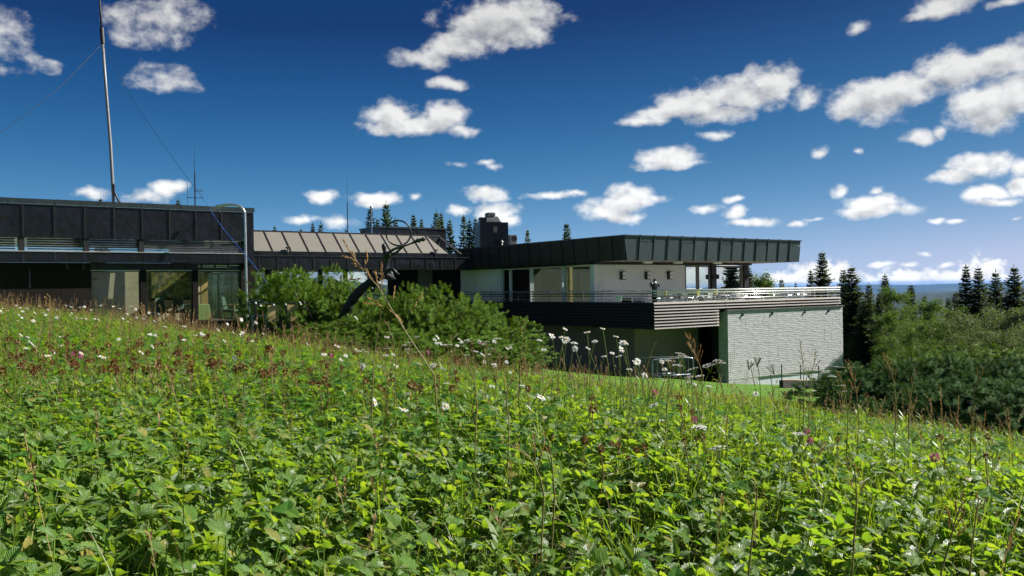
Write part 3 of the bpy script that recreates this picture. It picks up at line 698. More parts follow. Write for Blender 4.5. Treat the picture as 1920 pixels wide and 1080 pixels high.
# ------------------------------------------------------------------ connecting building with the sloped metal roof
C0 = at(880, 505, 52); C0[2] = 0
def cnn(x, y, z): return C0 + AX*x + BX*y + np.array([0, 0, z])
def build_link():
    K = empty('connecting_block', tuple(C0), ANG, 'low connecting building with sloping beige metal roof between both wings', 'building')
    L = -16.0
    rf = MB().box(L, .25, .2, 3.5, 1.17, 1.9).build('roof', M['dark_steel'], K)
    n = 16
    pm = MB().box(.014, .986, 0, .06, 1.15, 1.86).mesh('fascia_panel', M['black_panel'])
    sm = MB().box(-.018, .018, -.03, 0, 1.15, 1.86).mesh('seam', M['black_seam'])
    for k in range(n):
        link('fascia_panel', pm, rf, (L+k*1.0, 0, 0)); link('seam', sm, rf, (L+k, 0, 0))
    MB().box(L, .05, -.05, .3, 1.862, 1.90).build('ledge', M['black_seam'], rf)
    MB().box(L, -.8, .14, .5, 1.9, 2.13).build('gutter_band', M['black_panel'], rf)
    y0, z0, y1, z1 = .15, 2.13, 1.45, 3.24
    def slope(t): return y0+(y1-y0)*t, z0+(z1-z0)*t
    for k in range(n-1):
        xa, xb = L+k-.2+.02, L+k+1-.2-.02
        tops = (xa, xb)
        if k == n-2:          # hipped end: the last sheet is cut along the hip line
            MB().quad([(xa,y0,z0),(xb-.2,y0,z0),(xa+.05,y1,z1),(xa,y1,z1)]).build('roof_sheet', M['roof_sheet'], rf); continue
        MB().hexa([(xa,y0,z0-.03),(xb,y0,z0-.03),(xb,y1,z1-.03),(xa,y1,z1-.03),(xa,y0,z0),(xb,y0,z0),(xb,y1,z1),(xa,y1,z1)]).build('roof_sheet', M['roof_sheet'], rf)
        MB().hexa([(xb-.01,y0,z0-.02),(xb+.05,y0,z0-.02),(xb+.05,y1,z1-.02),(xb-.01,y1,z1-.02),(xb-.01,y0,z0+.05),(xb+.05,y0,z0+.05),(xb+.05,y1,z1+.05),(xb-.01,y1,z1+.05)]).build('seam', M['black_seam'], rf)
    MB().box(L, -1.2, y1-.02, y1+.12, z1-.05, z1+.07).build('ridge', M['black_seam'], rf)
    MB().hexa([(-1.25,y1,z1-.05),(-1.10,y1,z1-.05),(-1.10,y1+.1,z1-.05),(-1.25,y1+.1,z1-.05),(-.55,y0,z0-.02),(-.40,y0,z0-.02),(-.40,y0+.1,z0+.05),(-.55,y0+.1,z0+.05)]).build('hip', M['black_seam'], rf)
    MB().hexa([(L,y1,1.9),(-1.2,y1,1.9),(-1.2,6,1.9),(L,6,1.9),(L,y1,z1-.04),(-1.2,y1,z1-.04),(-1.2,6,z1-.3),(L,6,z1-.3)]).build('roof_back', M['dark_steel'], rf)
    for x in (-11.4, -2.3):
        v = MB().tube([(x,.1,1.9),(x,.1,2.28)], .025, 6).box(x-.1, x+.14, .02, .2, 2.28, 2.36).build('roof_vent', M['dark_steel'], rf)
    # glazing left, wooden doors right
    for k in range(7):
        xa = -15.2+k*1.5
        if xa > -5.8: break
        window(K, 1.36, -1.25, 1.10, (xa, .85, 0), (0,0,0), .05, 'dark_steel', 'glass_mirror')
        MB().box(xa+1.36, xa+1.5, .74, .98, -2.5, 1.17).build('post', M['dark_wood'], K)
        MB().box(xa+.1, xa+1.2, .60, .64, 1.115, 1.15).build('light_strip', M['pale_metal'], K)
    for k in range(6):
        xa = -6.1+k*1.0
        MB().box(xa, xa+.96, .85-.06*(k % 2), .95, -2.5, 1.16).build('door_panel', M['dark_wood'] if k % 3 else M['interior_dark'], K)
    MB().box(L, .25, .7, 1.0, -3.5, -1.26).build('base_wall', M['dark_wood'], K)
    MB().box(L, -6.2, 3.6, 3.7, -1.26, 1.2).box(L, .2, 1.0, 3.6, -1.32, -1.26).build('interior_wall', M['interior_dark'], K)
build_link()

# ------------------------------------------------------------------ roof-top blocks behind
def build_blocks():
    e = empty('penthouse_block', tuple(at(785, 540, 60)*np.array([1,1,0])), ANG, 'low dark roof-top block behind the sloping roof', 'building')
    MB().box(-3.0, 2.3, 0, 3, 0, 4.25).build('wall', M['black_panel'], e)
    MB().box(-3.06, 2.36, -.06, 3.06, 4.25, 4.36).build('coping', M['coping'], e)
    MB().box(.02, .06, -.05, -.0, .5, 4.25).build('seam', M['black_seam'], e)
    e = empty('chimney_tower', tuple(at(928, 540, 60)*np.array([1,1,0])), ANG-.35, 'square dark chimney tower with grey cowl above the roof', 'chimney')
    b = MB().box(-1.05, .95, -.3, 1.5, 0, 4.62); b.build('shaft', M['black_panel'], e)
    for x in (-.35, .5): MB().box(x, x+.04, -.345, -.3, .5, 4.6).build('seam', M['black_seam'], e)
    MB().box(-.15, .12, -.42, -.32, 3.9, 4.3).build('vent_box', M['soffit'], e)
    MB().box(-1.10, -.62, -.4, .1, 0, 4.95).build('corner_duct', M['black_panel'], e)
    MB().hexa([(-.7,-.2,4.62),(.55,-.2,4.62),(.55,1.0,4.62),(-.7,1.0,4.62),(-.55,-.1,5.05),(.3,-.1,5.05),(.3,.9,5.05),(-.55,.9,5.05)]).build('cowl_base', M['cowl'], e, bevel=.05)
    MB().box(-.5, .1, -.12, .7, 5.05, 5.33).build('cowl_cap', M['cowl'], e, bevel=.06)
    MB().ball((.45,-.45,3.25), .09).tube([(.45,-.45,3.16),(.45,-.45,2.6)], .03, 6).build('roof_lamp', M['white_plastic'], e, True)
    e = empty('ventilation_unit', tuple(at(965, 540, 58)*np.array([1,1,0])), ANG-.3, 'small grey ventilation fan unit beside the chimney tower', 'ventilator')
    MB().box(-.28, .2, 0, .5, 2.2, 3.6).build('casing', M['cowl'], e)
    MB().tube([(.02,-.05,3.35),(.02,.04,3.35)], .2, 14).build('fan', M['dark_steel'], e)
build_blocks()

# ------------------------------------------------------------------ mast, aerials, ropes, pole
def curve_pts(pts, n=8):
    """smooth line through the points (Catmull-Rom)"""
    P = [Vector(p) for p in pts]; P = [P[0]*2-P[1]]+P+[P[-1]*2-P[-2]]; out = []
    for i in range(1, len(P)-2):
        for j in range(n):
            t = j/n; a, b, c, d = P[i-1], P[i], P[i+1], P[i+2]
            out.append(.5*((2*b)+(c-a)*t+(2*a-5*b+4*c-d)*t*t+(3*b-a-3*c+d)*t**3))
    out.append(P[-2]); return out
def build_masts():
    base = Vector(at(213, 384, 39.5)); base.z = 3.3
    m = empty('radio_mast', tuple(base), 0, 'tall thin grey radio mast rising from the left roof', 'mast')
    L = lambda u, v: Vector(at(u, v, 39.5))-base
    MB().tube([(0,0,0), L(213,375), L(207,270), L(199,170), L(192,75)], [.075,.075,.07,.065,.06], 10).build('lower_tube', M['mast_grey'], m, True)
    MB().tube([L(192,75), L(188,20), L(183,-60), L(178,-140)], [.05,.045,.035,.02], 8).build('upper_tube', M['dark_steel'], m, True)
    MB().tube([L(192.5,82), L(190.5,52)], .10, 8).build('collar', M['dark_steel'], m)
    MB().tube(curve_pts([L(211,345)+Vector((.08,-.05,0)), L(214,362)+Vector((.05,-.05,0)), L(224,378), L(232,388)]), .045, 6).build('cable', M['dark_steel'], m, True)
    top = L(191.5, 82)+base
    def rope(pts, label, r, mt, name='guy_rope'):
        o = MB().tube(curve_pts(pts, 10), r, 5).build(name, M[mt], None, True); return tag(o, label, 'rope')
    rope([top, at(95,178,37), at(-60,290,34), wng(-12.5, 1.0, 3.4)], 'thin guy wire running from the mast down to the left', .009, 'wire')
    k = Vector(at(378, 368, 35.4))
    rope([top, at(250,188,38.6), at(320,290,37), k], 'thin guy wire running from the mast down to the right', .009, 'wire')
    g = Vector(at(578, 622, 27)); g.z = gz(g.x, g.y)
    rope([k, at(415,424,34), at(500,530,30.5), g], 'bright blue rope slanting down past the corner to the grass', .011, 'blue_rope')
    def aerial(u, v0, v1, d, label, arms=()):
        b = Vector(at(u, v1, d)); e = empty('aerial', tuple(b), 0, label, 'antenna')
        h = at(u, v0, d)[2]-b.z
        MB().tube([(0,0,0),(0,0,h*.55)], .03, 6).build('tube', M['dark_steel'], e); MB().tube([(0,0,h*.55),(0,0,h)], [.014,.006], 5).build('whip', M['dark_steel'], e)
        for (z, l, up) in arms: MB().tube([(-.05,0,z),(l,0,z)], .015, 5).tube([(l,0,z-up*.5),(l,0,z+up)], .010, 4).build('cross_arm', M['dark_steel'], e)
    aerial(366, 272, 388, 40, 'whip aerial with two side arms on the left roof', ((.75, .34, .12), (.45, -.36, .7), (.42, .34, .1)))
    aerial(652, 333, 440, 50, 'plain whip aerial standing behind the sloping roof')
    p = Vector(at(697, 440, 56)); e = empty('flag_pole', tuple(p), 0, 'short pale pole with round knob among the spruce tops', 'pole')
    MB().tube([(0,0,-1),(0,0,1.75)], .05, 6).build('shaft', M['grey_steel'], e); MB().ball((0,0,1.8), .11).build('knob', M['white_plastic'], e, True)
    # steel tube standing in front of the corner, with a bent-over top
    b = Vector(at(464, 625, 34.6)); b.z = gz(b.x, b.y)-.1
    e = empty('steel_tube', tuple(b), 0, 'thin steel tube with bent-over top standing at the dark wing corner', 'pole')
    L2 = lambda u, v: Vector(at(u, v, 34.6))-b
    MB().tube([(0,0,0)]+curve_pts([L2(464,610), L2(461,500), L2(459,410), L2(457,395), L2(447,386), L2(428,384), L2(405,387)]), .055, 10).build('tube', M['steel'], e, True)
    for v in (405, 450, 520, 580): q = L2(460+(v-405)*.02, v); MB().box(q.x-.12, q.x-.04, q.y-.04, q.y+.1, q.z-.03, q.z+.03).build('clamp', M['grey_steel'], e)
build_masts()

# ------------------------------------------------------------------ sculpture: figure reaching out with a hoop
def skin_mesh(name, joints, edges, radii, m, parent, sub=2):
    me = bpy.data.meshes.new(name); me.from_pydata([tuple(j) for j in joints], edges, []); me.materials.append(m)
    o = link(name, me, parent)
    sk = o.modifiers.new('skin', 'SKIN'); sk.use_smooth_shade = True
    lay = me.skin_vertices[0] if len(me.skin_vertices) else None
    if lay is None:
        bpy.context.view_layer.objects.active = o; bpy.ops.mesh.customdata_skin_add(); lay = me.skin_vertices[0]
    for i, r in enumerate(radii):
        lay.data[i].radius = (r, r) if not hasattr(r, '__len__') else r
        lay.data[i].use_root = (i == 0)
    ss = o.modifiers.new('subd', 'SUBSURF'); ss.levels = sub; ss.render_levels = sub
    return o
def build_sculpture():
    D = 28.5; K_ = D/33; b = Vector(at(735, 600, D)); b.z = gz(b.x, b.y)
    e = empty('bronze_sculpture', tuple(b), 0, 'dark bronze figure on an arched trunk holding up a large hoop', 'sculpture')
    L = lambda u, v, dy=0: Vector(at(u, v, D))-b+Vector((0, dy, 0))
    rg = random.Random(3)
    arch = curve_pts([L(628,640,.1), L(645,590,.1), L(662,560,.05), L(690,532), L(716,518), L(736,520)], 5)
    MB().tube(arch, [K_*(.23-.11*i/len(arch))*rg.uniform(.8,1.15) for i in range(len(arch))], 10).build('arched_trunk', M['bark_bronze'], e, True)
    J = [L(723,508), L(725,494), L(725,480), L(721,471), L(720,464), L(719,456),          # 0 pelvis 1 waist 2 chest 3 neck 4 head 5 crown
         L(729,476,-.18), L(738,469,-.22), L(752,462,-.1), L(758,459,-.05),               # near arm 6-9
         L(729,478,.18), L(741,474,.2), L(752,465,.08), L(759,460,.02),                   # far arm 10-13
         L(724,511,-.12), L(736,503,-.16), L(746,513,-.16), L(750,514,-.16),              # near leg 14-17
         L(723,512,.12), L(732,510,.14), L(737,522,.14), L(741,523,.14)]                  # far leg 18-21
    E_ = [(0,1),(1,2),(2,3),(3,4),(4,5),(2,6),(6,7),(7,8),(8,9),(2,10),(10,11),(11,12),(12,13),(0,14),(14,15),(15,16),(16,17),(0,18),(18,19),(19,20),(20,21)]
    R_ = [.15,.12,.155,.06,.115,.075,.07,.055,.042,.03,.07,.055,.042,.03,.095,.07,.045,.03,.095,.07,.045,.03]
    skin_mesh('figure', J, E_, [r_*K_ for r_ in R_], M['bronze'], e)
    c = L(747, 437); R = .485*K_; pts = [c+Vector((R*math.cos(a)*.96, R*math.cos(a)*.2, R*math.sin(a))) for a in np.linspace(0, 2*PI, 41)]
    MB().tube(pts, .028, 8, cap=False).build('hoop', M['bronze'], e, True)
    MB().tube([L(742,467), L(770,457), L(784,451), L(799,447)], [.03,.028,.06,.035], 8).build('staff', M['bronze'], e, True)
    MB().tube([L(783,452), L(786,450)], .085, 8).tube([L(791,449.5), L(796,448)], .07, 8).build('staff_head', M['bronze'], e, True)
build_sculpture()
def build_bust():
    q = pav(.42, -1.55, -1.27)
    e = empty('torso_statue', tuple(q), ANG, 'dark torso statue on a post at the terrace corner', 'statue')
    MB().tube([(0,0,0),(0,0,.98)], [.15,.12], 8).build('pedestal', M['dark_wood'], e)
    t = MB(); zs = [.98,1.10,1.25,1.38,1.47,1.50]; wx = [.15,.155,.20,.215,.16,.07]; wy = [.10,.10,.12,.115,.08,.06]
    k = 12
    for z, a, c in zip(zs, wx, wy): t.v += [(a*math.cos(2*PI*j/k), c*math.sin(2*PI*j/k), z) for j in range(k)]
    for i in range(len(zs)-1): 
        for j in range(k): t.f.append((i*k+j, i*k+(j+1)%k, (i+1)*k+(j+1)%k, (i+1)*k+j)); t.m.append(0)
    t.f.append(tuple(range(5*k, 6*k))); t.m.append(0)
    for s in (-1, 1): t.tube([(s*.15,0,1.42),(s*.22,-.01,1.36),(s*.25,-.02,1.24)], [.075,.075,.062], 8)
    t.build('torso', M['bronze'], e, True)
    MB().tube([(0,0,1.46),(0,-.01,1.53),(0,-.02,1.60),(0,-.02,1.63)], [.062,.058,.066,.03], 10).build('neck', M['bronze'], e, True)
build_bust()
def build_terrace_furniture():
    seat = MB().box(-.21,.21,-.21,.21,.43,.46).mesh('seat', M['white_plastic'])
    def back_mesh(mt): return MB().hexa([(-.21,.2,.62),(.21,.2,.62),(.21,.225,.62),(-.21,.225,.62),(-.21,.26,.88),(.21,.26,.88),(.21,.285,.88),(-.21,.285,.88)]).mesh('backrest', mt)
    backs = [back_mesh(M['white_plastic']), back_mesh(M['steel']), back_mesh(M['dark_steel'])]
    legs = MB().tube([(0,-.2,0),(0,-.2,.66),(0,.2,.66),(0,.25,.88)], .016, 5).tube([(0,.22,0),(0,.2,.45)], .016, 5).mesh('side_frame', M['steel'])
    top = MB().box(-.38,.38,-.38,.38,.72,.75).mesh('table_top', M['white_plastic'])
    top2 = MB().box(-.38,.38,-.38,.38,.72,.75).mesh('table_top', M['dark_steel'])
    ped = MB().tube([(0,0,.03),(0,0,.72)], .035, 8).box(-.25,.25,-.25,.25,0,.03).mesh('pedestal', M['steel'])
    spots = [(2.0,-.7),(4.1,-.9),(6.2,-.6),(8.3,-.9),(10.3,-.6),(12.2,-.9),(5.2,1.1),(9.2,1.2)]
    rg = random.Random(5); ords = ['first','second','third','fourth','fifth','sixth']
    near = lambda i: (f'{ords[i]} terrace table behind the front rail, counted from the statue corner' if i < 6 else ('left' if i == 6 else 'right')+' one of two terrace tables standing back towards the pavilion')
    for i, (x, y) in enumerate(spots):
        t = empty('cafe_table', tuple(pav(x, y, -1.27)), ANG, near(i), 'table', 'terrace tables')
        link('table_top', top if i % 3 else top2, t); link('pedestal', ped, t)
        for k, (cx, cy, rz) in enumerate(((-.72,0,PI/2),(.72,0,-PI/2),(0,-.66,PI),(0,.7,0))):
            if (i+k) % 5 == 4: continue
            side = ('left','right','rail','house')[k]
            c = empty('terrace_chair', tuple(pav(x+cx+rg.uniform(-.08,.08), y+cy+rg.uniform(-.06,.06), -1.27)), ANG+rz+rg.uniform(-.3,.3),
                      f'metal terrace chair on the {side} side of the {near(i)}'.replace(', counted from the statue corner', '').replace('terrace table behind the front rail', 'rail-side table').replace('one of two terrace tables standing back towards the pavilion', 'table set back from the rail'), 'chair', 'terrace chairs')
            link('seat', seat, c); link('backrest', backs[(i+k) % 3], c)
            for s in (-.2, .2): link('side_frame', legs, c, (s,0,0))
    for k, x in enumerate((2.15, 4.3, 6.0)):
        tag(MB().tube([(0,0,0),(0,0,.14)], [.06,.09], 8).ball((0,0,.2), .11).build('flower_pot', M['yellow_cloth'], None, True), f'yellow pot plant on the {ords[k]} terrace table from the statue', 'plant').location = tuple(pav(x-.15, spots[k][1], -.52))
    c = MB()
    for i in range(9): c.quad([(i*.08, .03*math.sin(i), 0), ((i+1)*.08, .03*math.sin(i+1), 0), ((i+1)*.08, .05*math.sin(i+1), -.32+abs(i-3.5)*.07), (i*.08, .05*math.sin(i), -.32+abs(i-4.5)*.07)])
    o = c.build('cloth', M['white_plastic']); tag(o, 'white cloth hanging over the left terrace rail', 'cloth'); o.location = tuple(pav(-.18, .75, -.46)); o.rotation_euler = (0, 0, ANG-PI/2)
    for k, (y, mt) in enumerate(((-1.25,'purple_cloth'),(-.35,'dark_wood'))):
        o = MB().box(0, .06, 0, .75, 0, .42).build('blanket', M[mt], None, bevel=.02); o.location = tuple(pav(.0, y, -1.0)); o.rotation_euler = (0,0,ANG)
        tag(o, ('purple' if k == 0 else 'dark')+' blanket behind the left terrace rail by the statue', 'blanket')
build_terrace_furniture()
def build_barriers():
    for k, (u, d) in enumerate(((1232, 41.0), (1262, 40.2))):
        q = Vector(at(u, 700, d)); q.z = gz(q.x, q.y)
        e = empty('crowd_barrier', tuple(q), ANG-.5+k*.25, ('rear' if k == 0 else 'front')+' one of two blue-grey tubular steel barriers under the terrace', 'barrier', 'steel barriers under the terrace')
        r = .028; w = 1.1
        MB().tube(curve_pts([(-w,0,.12),(-w,0,.85),(-w+.12,0,1.02),(0,0,1.04),(w-.12,0,1.02),(w,0,.85),(w,0,.12)], 4), r, 6).tube([(-w,0,.25),(w,0,.25)], r*.8, 6).build('frame', M['grey_steel'], e, True)
        for x in np.linspace(-w+.25, w-.25, 7): MB().tube([(x,0,.25),(x,0,1.02)], .012, 5).build('bar', M['grey_steel'], e)
        for s in (-.75, .75): MB().tube([(s,-.3,0),(s,-.28,.06),(s,0,.25),(s,.28,.06),(s,.3,0)], .02, 5).build('foot', M['grey_steel'], e)
build_barriers()
def build_display():
    q = Vector(at(522, 600, 28.5)); q.z = -1.56
    e = empty('terrace_fence', tuple(q), ANG-.15, 'dark rail with two tan boards and small white lamps left of the pine clump', 'fence'); e.scale = (.78,)*3
    MB().tube([(-1.0,0,1.48),(1.3,0,1.48)], .03, 6).tube([(-1.0,0,.42),(1.2,0,.42)], .04, 6).build('rail', M['dark_steel'], e)
    for x in (-.95, .08, .32, 1.15): MB().box(x-.05, x+.05, -.05, .05, -.6, 1.5).build('post', M['dark_steel'], e)
    for x in (-.44, .38): MB().box(x, x+.46, -.02, .02, .72, 1.42).build('board', M['tan_board'], e)
    for x, z in ((-.95,1.52),(-.75,1.40),(-.2,1.42),(.3,1.43),(.9,1.5),(.95,1.42),(-.1,.48),(.3,.48)): MB().ball((x,-.06,z), .045, 8, 6).build('lamp_bulb', M['white_plastic'], e, True)
    c = empty('garden_chair', tuple(at(485, 592, 29.5)), .4, 'grey wire garden chair behind the steel tube', 'chair')
    MB().box(-.25,.25,-.25,.25,-.02,.02).build('seat', M['grey_steel'], c)
    MB().tube(curve_pts([(-.25,.25,0),(-.26,.3,.45),(0,.32,.52),(.26,.3,.45),(.25,.25,0)]), .02, 6).build('backrest', M['grey_steel'], c, True)
    for x in (-.22,.22):
        for y in (-.22,.22): MB().tube([(x,y,0),(x*1.1,y*1.1,-.75)], .016, 5).build('leg', M['grey_steel'], c)
build_display()

# ------------------------------------------------------------------ trees
def diamonds(c, d, n, L, Wd):
    """leaf blades: centre root c, direction d, side vector n (all (k,3)), length L, width Wd -> quads"""
    s = n*(Wd*.5)[:, None]; l = d*L[:, None]
    V = np.stack([c, c+l*.45+s, c+l, c+l*.45-s], 1).reshape(-1, 3)
    k = len(c); F = np.arange(4*k).reshape(k, 4); return V, F
def unit(v): return v/np.maximum(np.linalg.norm(v, axis=-1, keepdims=True), 1e-9)
def spruce_meshes(seed, H, R, gap=1.0, full=1.0, mt='spruce'):
    rg = np.random.default_rng(seed); C, Dd, N, Ls, Ws = [], [], [], [], []
    z = H*.05; base_a = 0; limbs = MB()
    lean = rg.normal(0, .01, 2)
    while z < H*.985:
        f = z/H; r0 = R*((1-f)**.82)*(.80+.35*rg.random())*(1 if f > .12 else .75); nb = int(5+4*full*(1-f*.4))
        base_a += 1.1
        for b in range(nb):
            a = base_a+2*PI*b/nb+rg.normal(0, .22); r = r0*rg.uniform(.62, 1.12)
            if rg.random() < .07*gap: continue
            dirh = np.array([math.cos(a), math.sin(a), 0]); side = np.array([-math.sin(a), math.cos(a), 0])
            c1 = -.12-.42*(1-f)+.55*max(0, f-.6)*2 + rg.normal(0, .11); c2 = .22
            nt = max(3, int(r/.10)); t = (np.arange(nt)+rg.random(nt)*.9+.25)/nt; t = np.clip(t, .08, 1)
            root = dirh*(r*t)[:, None]; root[:, 2] = z + r*(c1*t+c2*t*t)
            for sgn in (-1, 1):
                ln = np.clip(.16+.36*r*(1.05-t)*rg.uniform(.6, 1.1, nt), .12, .75)
                dv = unit(dirh*rg.uniform(.5, 1.1, nt)[:, None]+side*sgn*rg.uniform(.5, 1.0, nt)[:, None]+np.array([0,0,1])*rg.normal(-.22, .22, nt)[:, None])
                nv = unit(np.cross(dv, np.array([0,0,1.0])+rg.normal(0, .5, (nt,3))))
                C.append(root); Dd.append(dv); N.append(nv); Ls.append(ln); Ws.append(ln*rg.uniform(.38, .62, nt)+.05)
            dv = unit(dirh*.35+np.array([0,0,-1.0])+rg.normal(0, .3, (nt,3))); nv = unit(np.cross(dv, side+rg.normal(0,.3,(nt,3))))
            ln = np.clip(.10+.16*r*(1-t), .08, .34)*rg.uniform(.6, 1.2, nt)
            C.append(root); Dd.append(dv); N.append(nv); Ls.append(ln*1.3); Ws.append(ln*.9)
            tipd = unit(dirh+np.array([0,0,.35])); C.append(root[-1:]); Dd.append(tipd[None]); N.append(side[None]); Ls.append(np.array([.30])); Ws.append(np.array([.10]))
        z += rg.uniform(.13, .25)*(H/12)
    top = np.array([[0,0,H*.97]]); C.append(top); Dd.append(np.array([[0,0,1.0]])); N.append(np.array([[1.0,0,0]])); Ls.append(np.array([H*.045])); Ws.append(np.array([.08]))
    C = np.concatenate(C); V, F = diamonds(C, np.concatenate(Dd), np.concatenate(N), np.concatenate(Ls), np.concatenate(Ws))
    tr = MB().tube([(0,0,-.8),(0,0,H*.3),(0,0,H*.7),(0,0,H*.98)], [.17*H/12,.13*H/12,.07*H/12,.01], 8).mesh('trunk', M['bark'], True)
    return tr, np_mesh('crown', V, F, M[mt])
def broad_meshes(seed, H, R, n, leaf, mt, bark, zlow=.25, narrow=1.0):
    rg = np.random.default_rng(seed); tb = MB()
    lx, ly = rg.normal(0, .04, 2)
    P = lambda f: np.array([lx*H*f*f+.12*math.sin(f*5+seed), ly*H*f*f+.1*math.sin(f*4), H*f])
    tb.tube([P(f)+(np.array([0,0,-.6]) if f == 0 else 0) for f in np.linspace(0, .96, 7)], [.11*H/8*(1-.92*f) for f in np.linspace(0, 1, 7)], 7)
    cl = []
    for b in range(int(26*narrow)+12):
        f = rg.uniform(zlow, .97); a = rg.random()*2*PI; p0 = P(f)
        rr = R*math.sin(PI*min(1, ((1-f)/(1-zlow))**.65*.80+.08))*rg.uniform(.55, 1.1)
        p2 = p0+np.array([math.cos(a)*rr, math.sin(a)*rr, rr*rg.uniform(.15, .75)]); p1 = (p0+p2)/2+np.array([0,0,rr*.12])
        tb.tube([p0, p1, p2], [.030*(1.2-f), .018*(1.2-f), .004], 4, cap=False)
        for t in np.linspace(.3, 1.05, 6):
            q = (1-t)**2*p0+2*t*(1-t)*p1+t*t*p2; cl.append((q, .20+.26*rr*.5*rg.uniform(.6, 1.2)))
    cl_c = np.array([c for c, _ in cl]); cl_r = np.array([r for _, r in cl])
    k = rg.integers(0, len(cl), n); c = cl_c[k]+rg.normal(0, .55, (n,3))*cl_r[k][:, None]
    d = unit(rg.normal(0, 1, (n,3))+np.array([0,0,-.55])); nv = unit(np.cross(d, rg.normal(0, 1, (n,3))))
    L = leaf*rg.uniform(.6, 1.25, n); V, F = diamonds(c, d, nv, L, L*.72)
    return tb.mesh('trunk', M[bark], True), np_mesh('crown', V, F, M[mt])
def pine_shrub_meshes(seed, rx, ry, hz, nshoot, mt, tilt=.55):
    """mountain pine: a mound of upward-curving shoots, each ringed with needles and tipped with a bud"""
    rg = np.random.default_rng(seed); lob = [(rg.uniform(-.62,.62)*rx, rg.uniform(-.62,.62)*ry, rg.uniform(.50,1.0)) for _ in range(15)]
    C, Dd, N, L, W = [], [], [], [], []; bud = MB(); wood = MB()
    for (a, b, s) in lob: wood.tube([(0,0,-.3),(a*.4,b*.4,hz*.28),(a,b,hz*s*.75)], [.06,.045,.02], 5)
    cnt = 0
    for i in range(nshoot):
        a, b, s = lob[rg.integers(len(lob))]
        th = rg.random()*2*PI; cz = rg.uniform(-.25, 1)**1.0; sh = .78+.28*rg.random()**.6
        sr = math.sqrt(max(0, 1-cz*cz))
        q = np.array([a+math.cos(th)*sr*rx*.46*sh, b+math.sin(th)*sr*ry*.46*sh, hz*(s*.48+.48*s*cz*sh)])
        if q[2] < .08: q[2] = rg.uniform(.08, .4)
        od = unit(np.array([math.cos(th)*sr, math.sin(th)*sr, max(cz, 0)*.6+tilt])+rg.normal(0, .18, 3))
        ln = rg.uniform(.12, .24); m = 84
        t = rg.uniform(.0, 1.0, m); c = q+od*(ln*(t-.5))[:, None]
        x = unit(np.cross(od, [.3,.9,.1])); y = np.cross(od, x); an = rg.random(m)*2*PI
        rad = x*np.cos(an)[:, None]+y*np.sin(an)[:, None]
        d = unit(rad+od*rg.uniform(.25, .95, m)[:, None]); nv = unit(np.cross(d, od+1e-3))
        C.append(c); Dd.append(d); N.append(nv); L.append(rg.uniform(.075, .115, m)*(1.1-.35*t)); W.append(rg.uniform(.009, .014, m))
        if sh > .97 and rg.random() < .3:
            e = q+od*ln*.55; bud.tube([e, e+od*.05, e+od*.075], [.009,.009,.002], 4)
    V, F = diamonds(np.concatenate(C), np.concatenate(Dd), np.concatenate(N), np.concatenate(L), np.concatenate(W))
    return wood.mesh('trunk', M['bark'], True), np_mesh('needles', V, F, M[mt]), bud.mesh('buds', M['bud'])
SPR = [(12.0,)+spruce_meshes(1, 12, 2.3), (12.0,)+spruce_meshes(2, 12, 1.75), (12.0,)+spruce_meshes(3, 12, 2.0, 3.0, .6), (12.0,)+spruce_meshes(4, 12, 2.7)]
def spruce(u, v, d, k, label, group, wide=1.0):
    t = at(u, v, d); g = gz(t[0], t[1]); s = (t[2]-g)/SPR[k][0]
    e = empty('spruce_tree', (t[0], t[1], g), random.uniform(0, 6.28), label, 'tree', group); e.scale = (s*wide, s*wide, s)
    link('trunk', SPR[k][1], e); link('crown', SPR[k][2], e); return e
for (u, v, d, k, w, lb) in [
    (188,370,75,1,1,'tiny spruce tip above the left roof beside the mast foot'),
    (334,372,75,1,1,'tiny spruce tip above the left roof beside the aerial'),
    (515,423,80,1,1,'single small spruce tip nearest the dark wing'),
    (545,432,84,1,1,'tiniest spruce tip just clearing the sloping roof ridge'),
    (564,427,82,1,.9,'narrow spruce tip left of the twin tips over the sloping roof'),
    (586,417,78,1,.9,'left one of twin spruce tips over the sloping roof'),
    (601,416,78,0,.9,'right one of twin spruce tips over the sloping roof'),
    (649,428,80,1,1,'small spruce tip beside the plain whip aerial'),
    (694,389,72,2,1.15,'thin sparse spruce left of the tallest one behind the roof'),
    (724,377,72,0,1.0,'tallest dark spruce behind the sloping roof'),
    (741,408,70,1,1.1,'short spruce leaning on the right of the tallest one'),
    (708,408,74,1,1.0,'short spruce between the sparse one and the tallest one'),
    (775,400,74,1,1.0,'left spruce of a pair just above the dark roof-top block'),
    (790,408,76,1,.8,'right thinner spruce of a pair above the dark roof-top block'),
    (818,393,72,0,.85,'full dark spruce left of two at the roof-top block end'),
    (827,397,73,1,.9,'slim spruce touching the full one at the roof-top block end'),
    (843,410,70,1,1.1,'ragged spruce right beside the roof-top block'),
    (869,404,72,2,1.1,'first of three spruces left of the chimney tower'),
    (880,411,70,1,1.0,'middle one of three spruces left of the chimney tower'),
    (891,408,70,1,1.0,'spruce right against the chimney tower'),
    (989,430,78,2,.9,'thin spruce tip between chimney and pavilion roof corner'),
    (1062,414,76,0,.9,'neat conical spruce tip above the pavilion roof')]:
    spruce(u, v, d, k, lb, 'spruces behind the buildings', w)
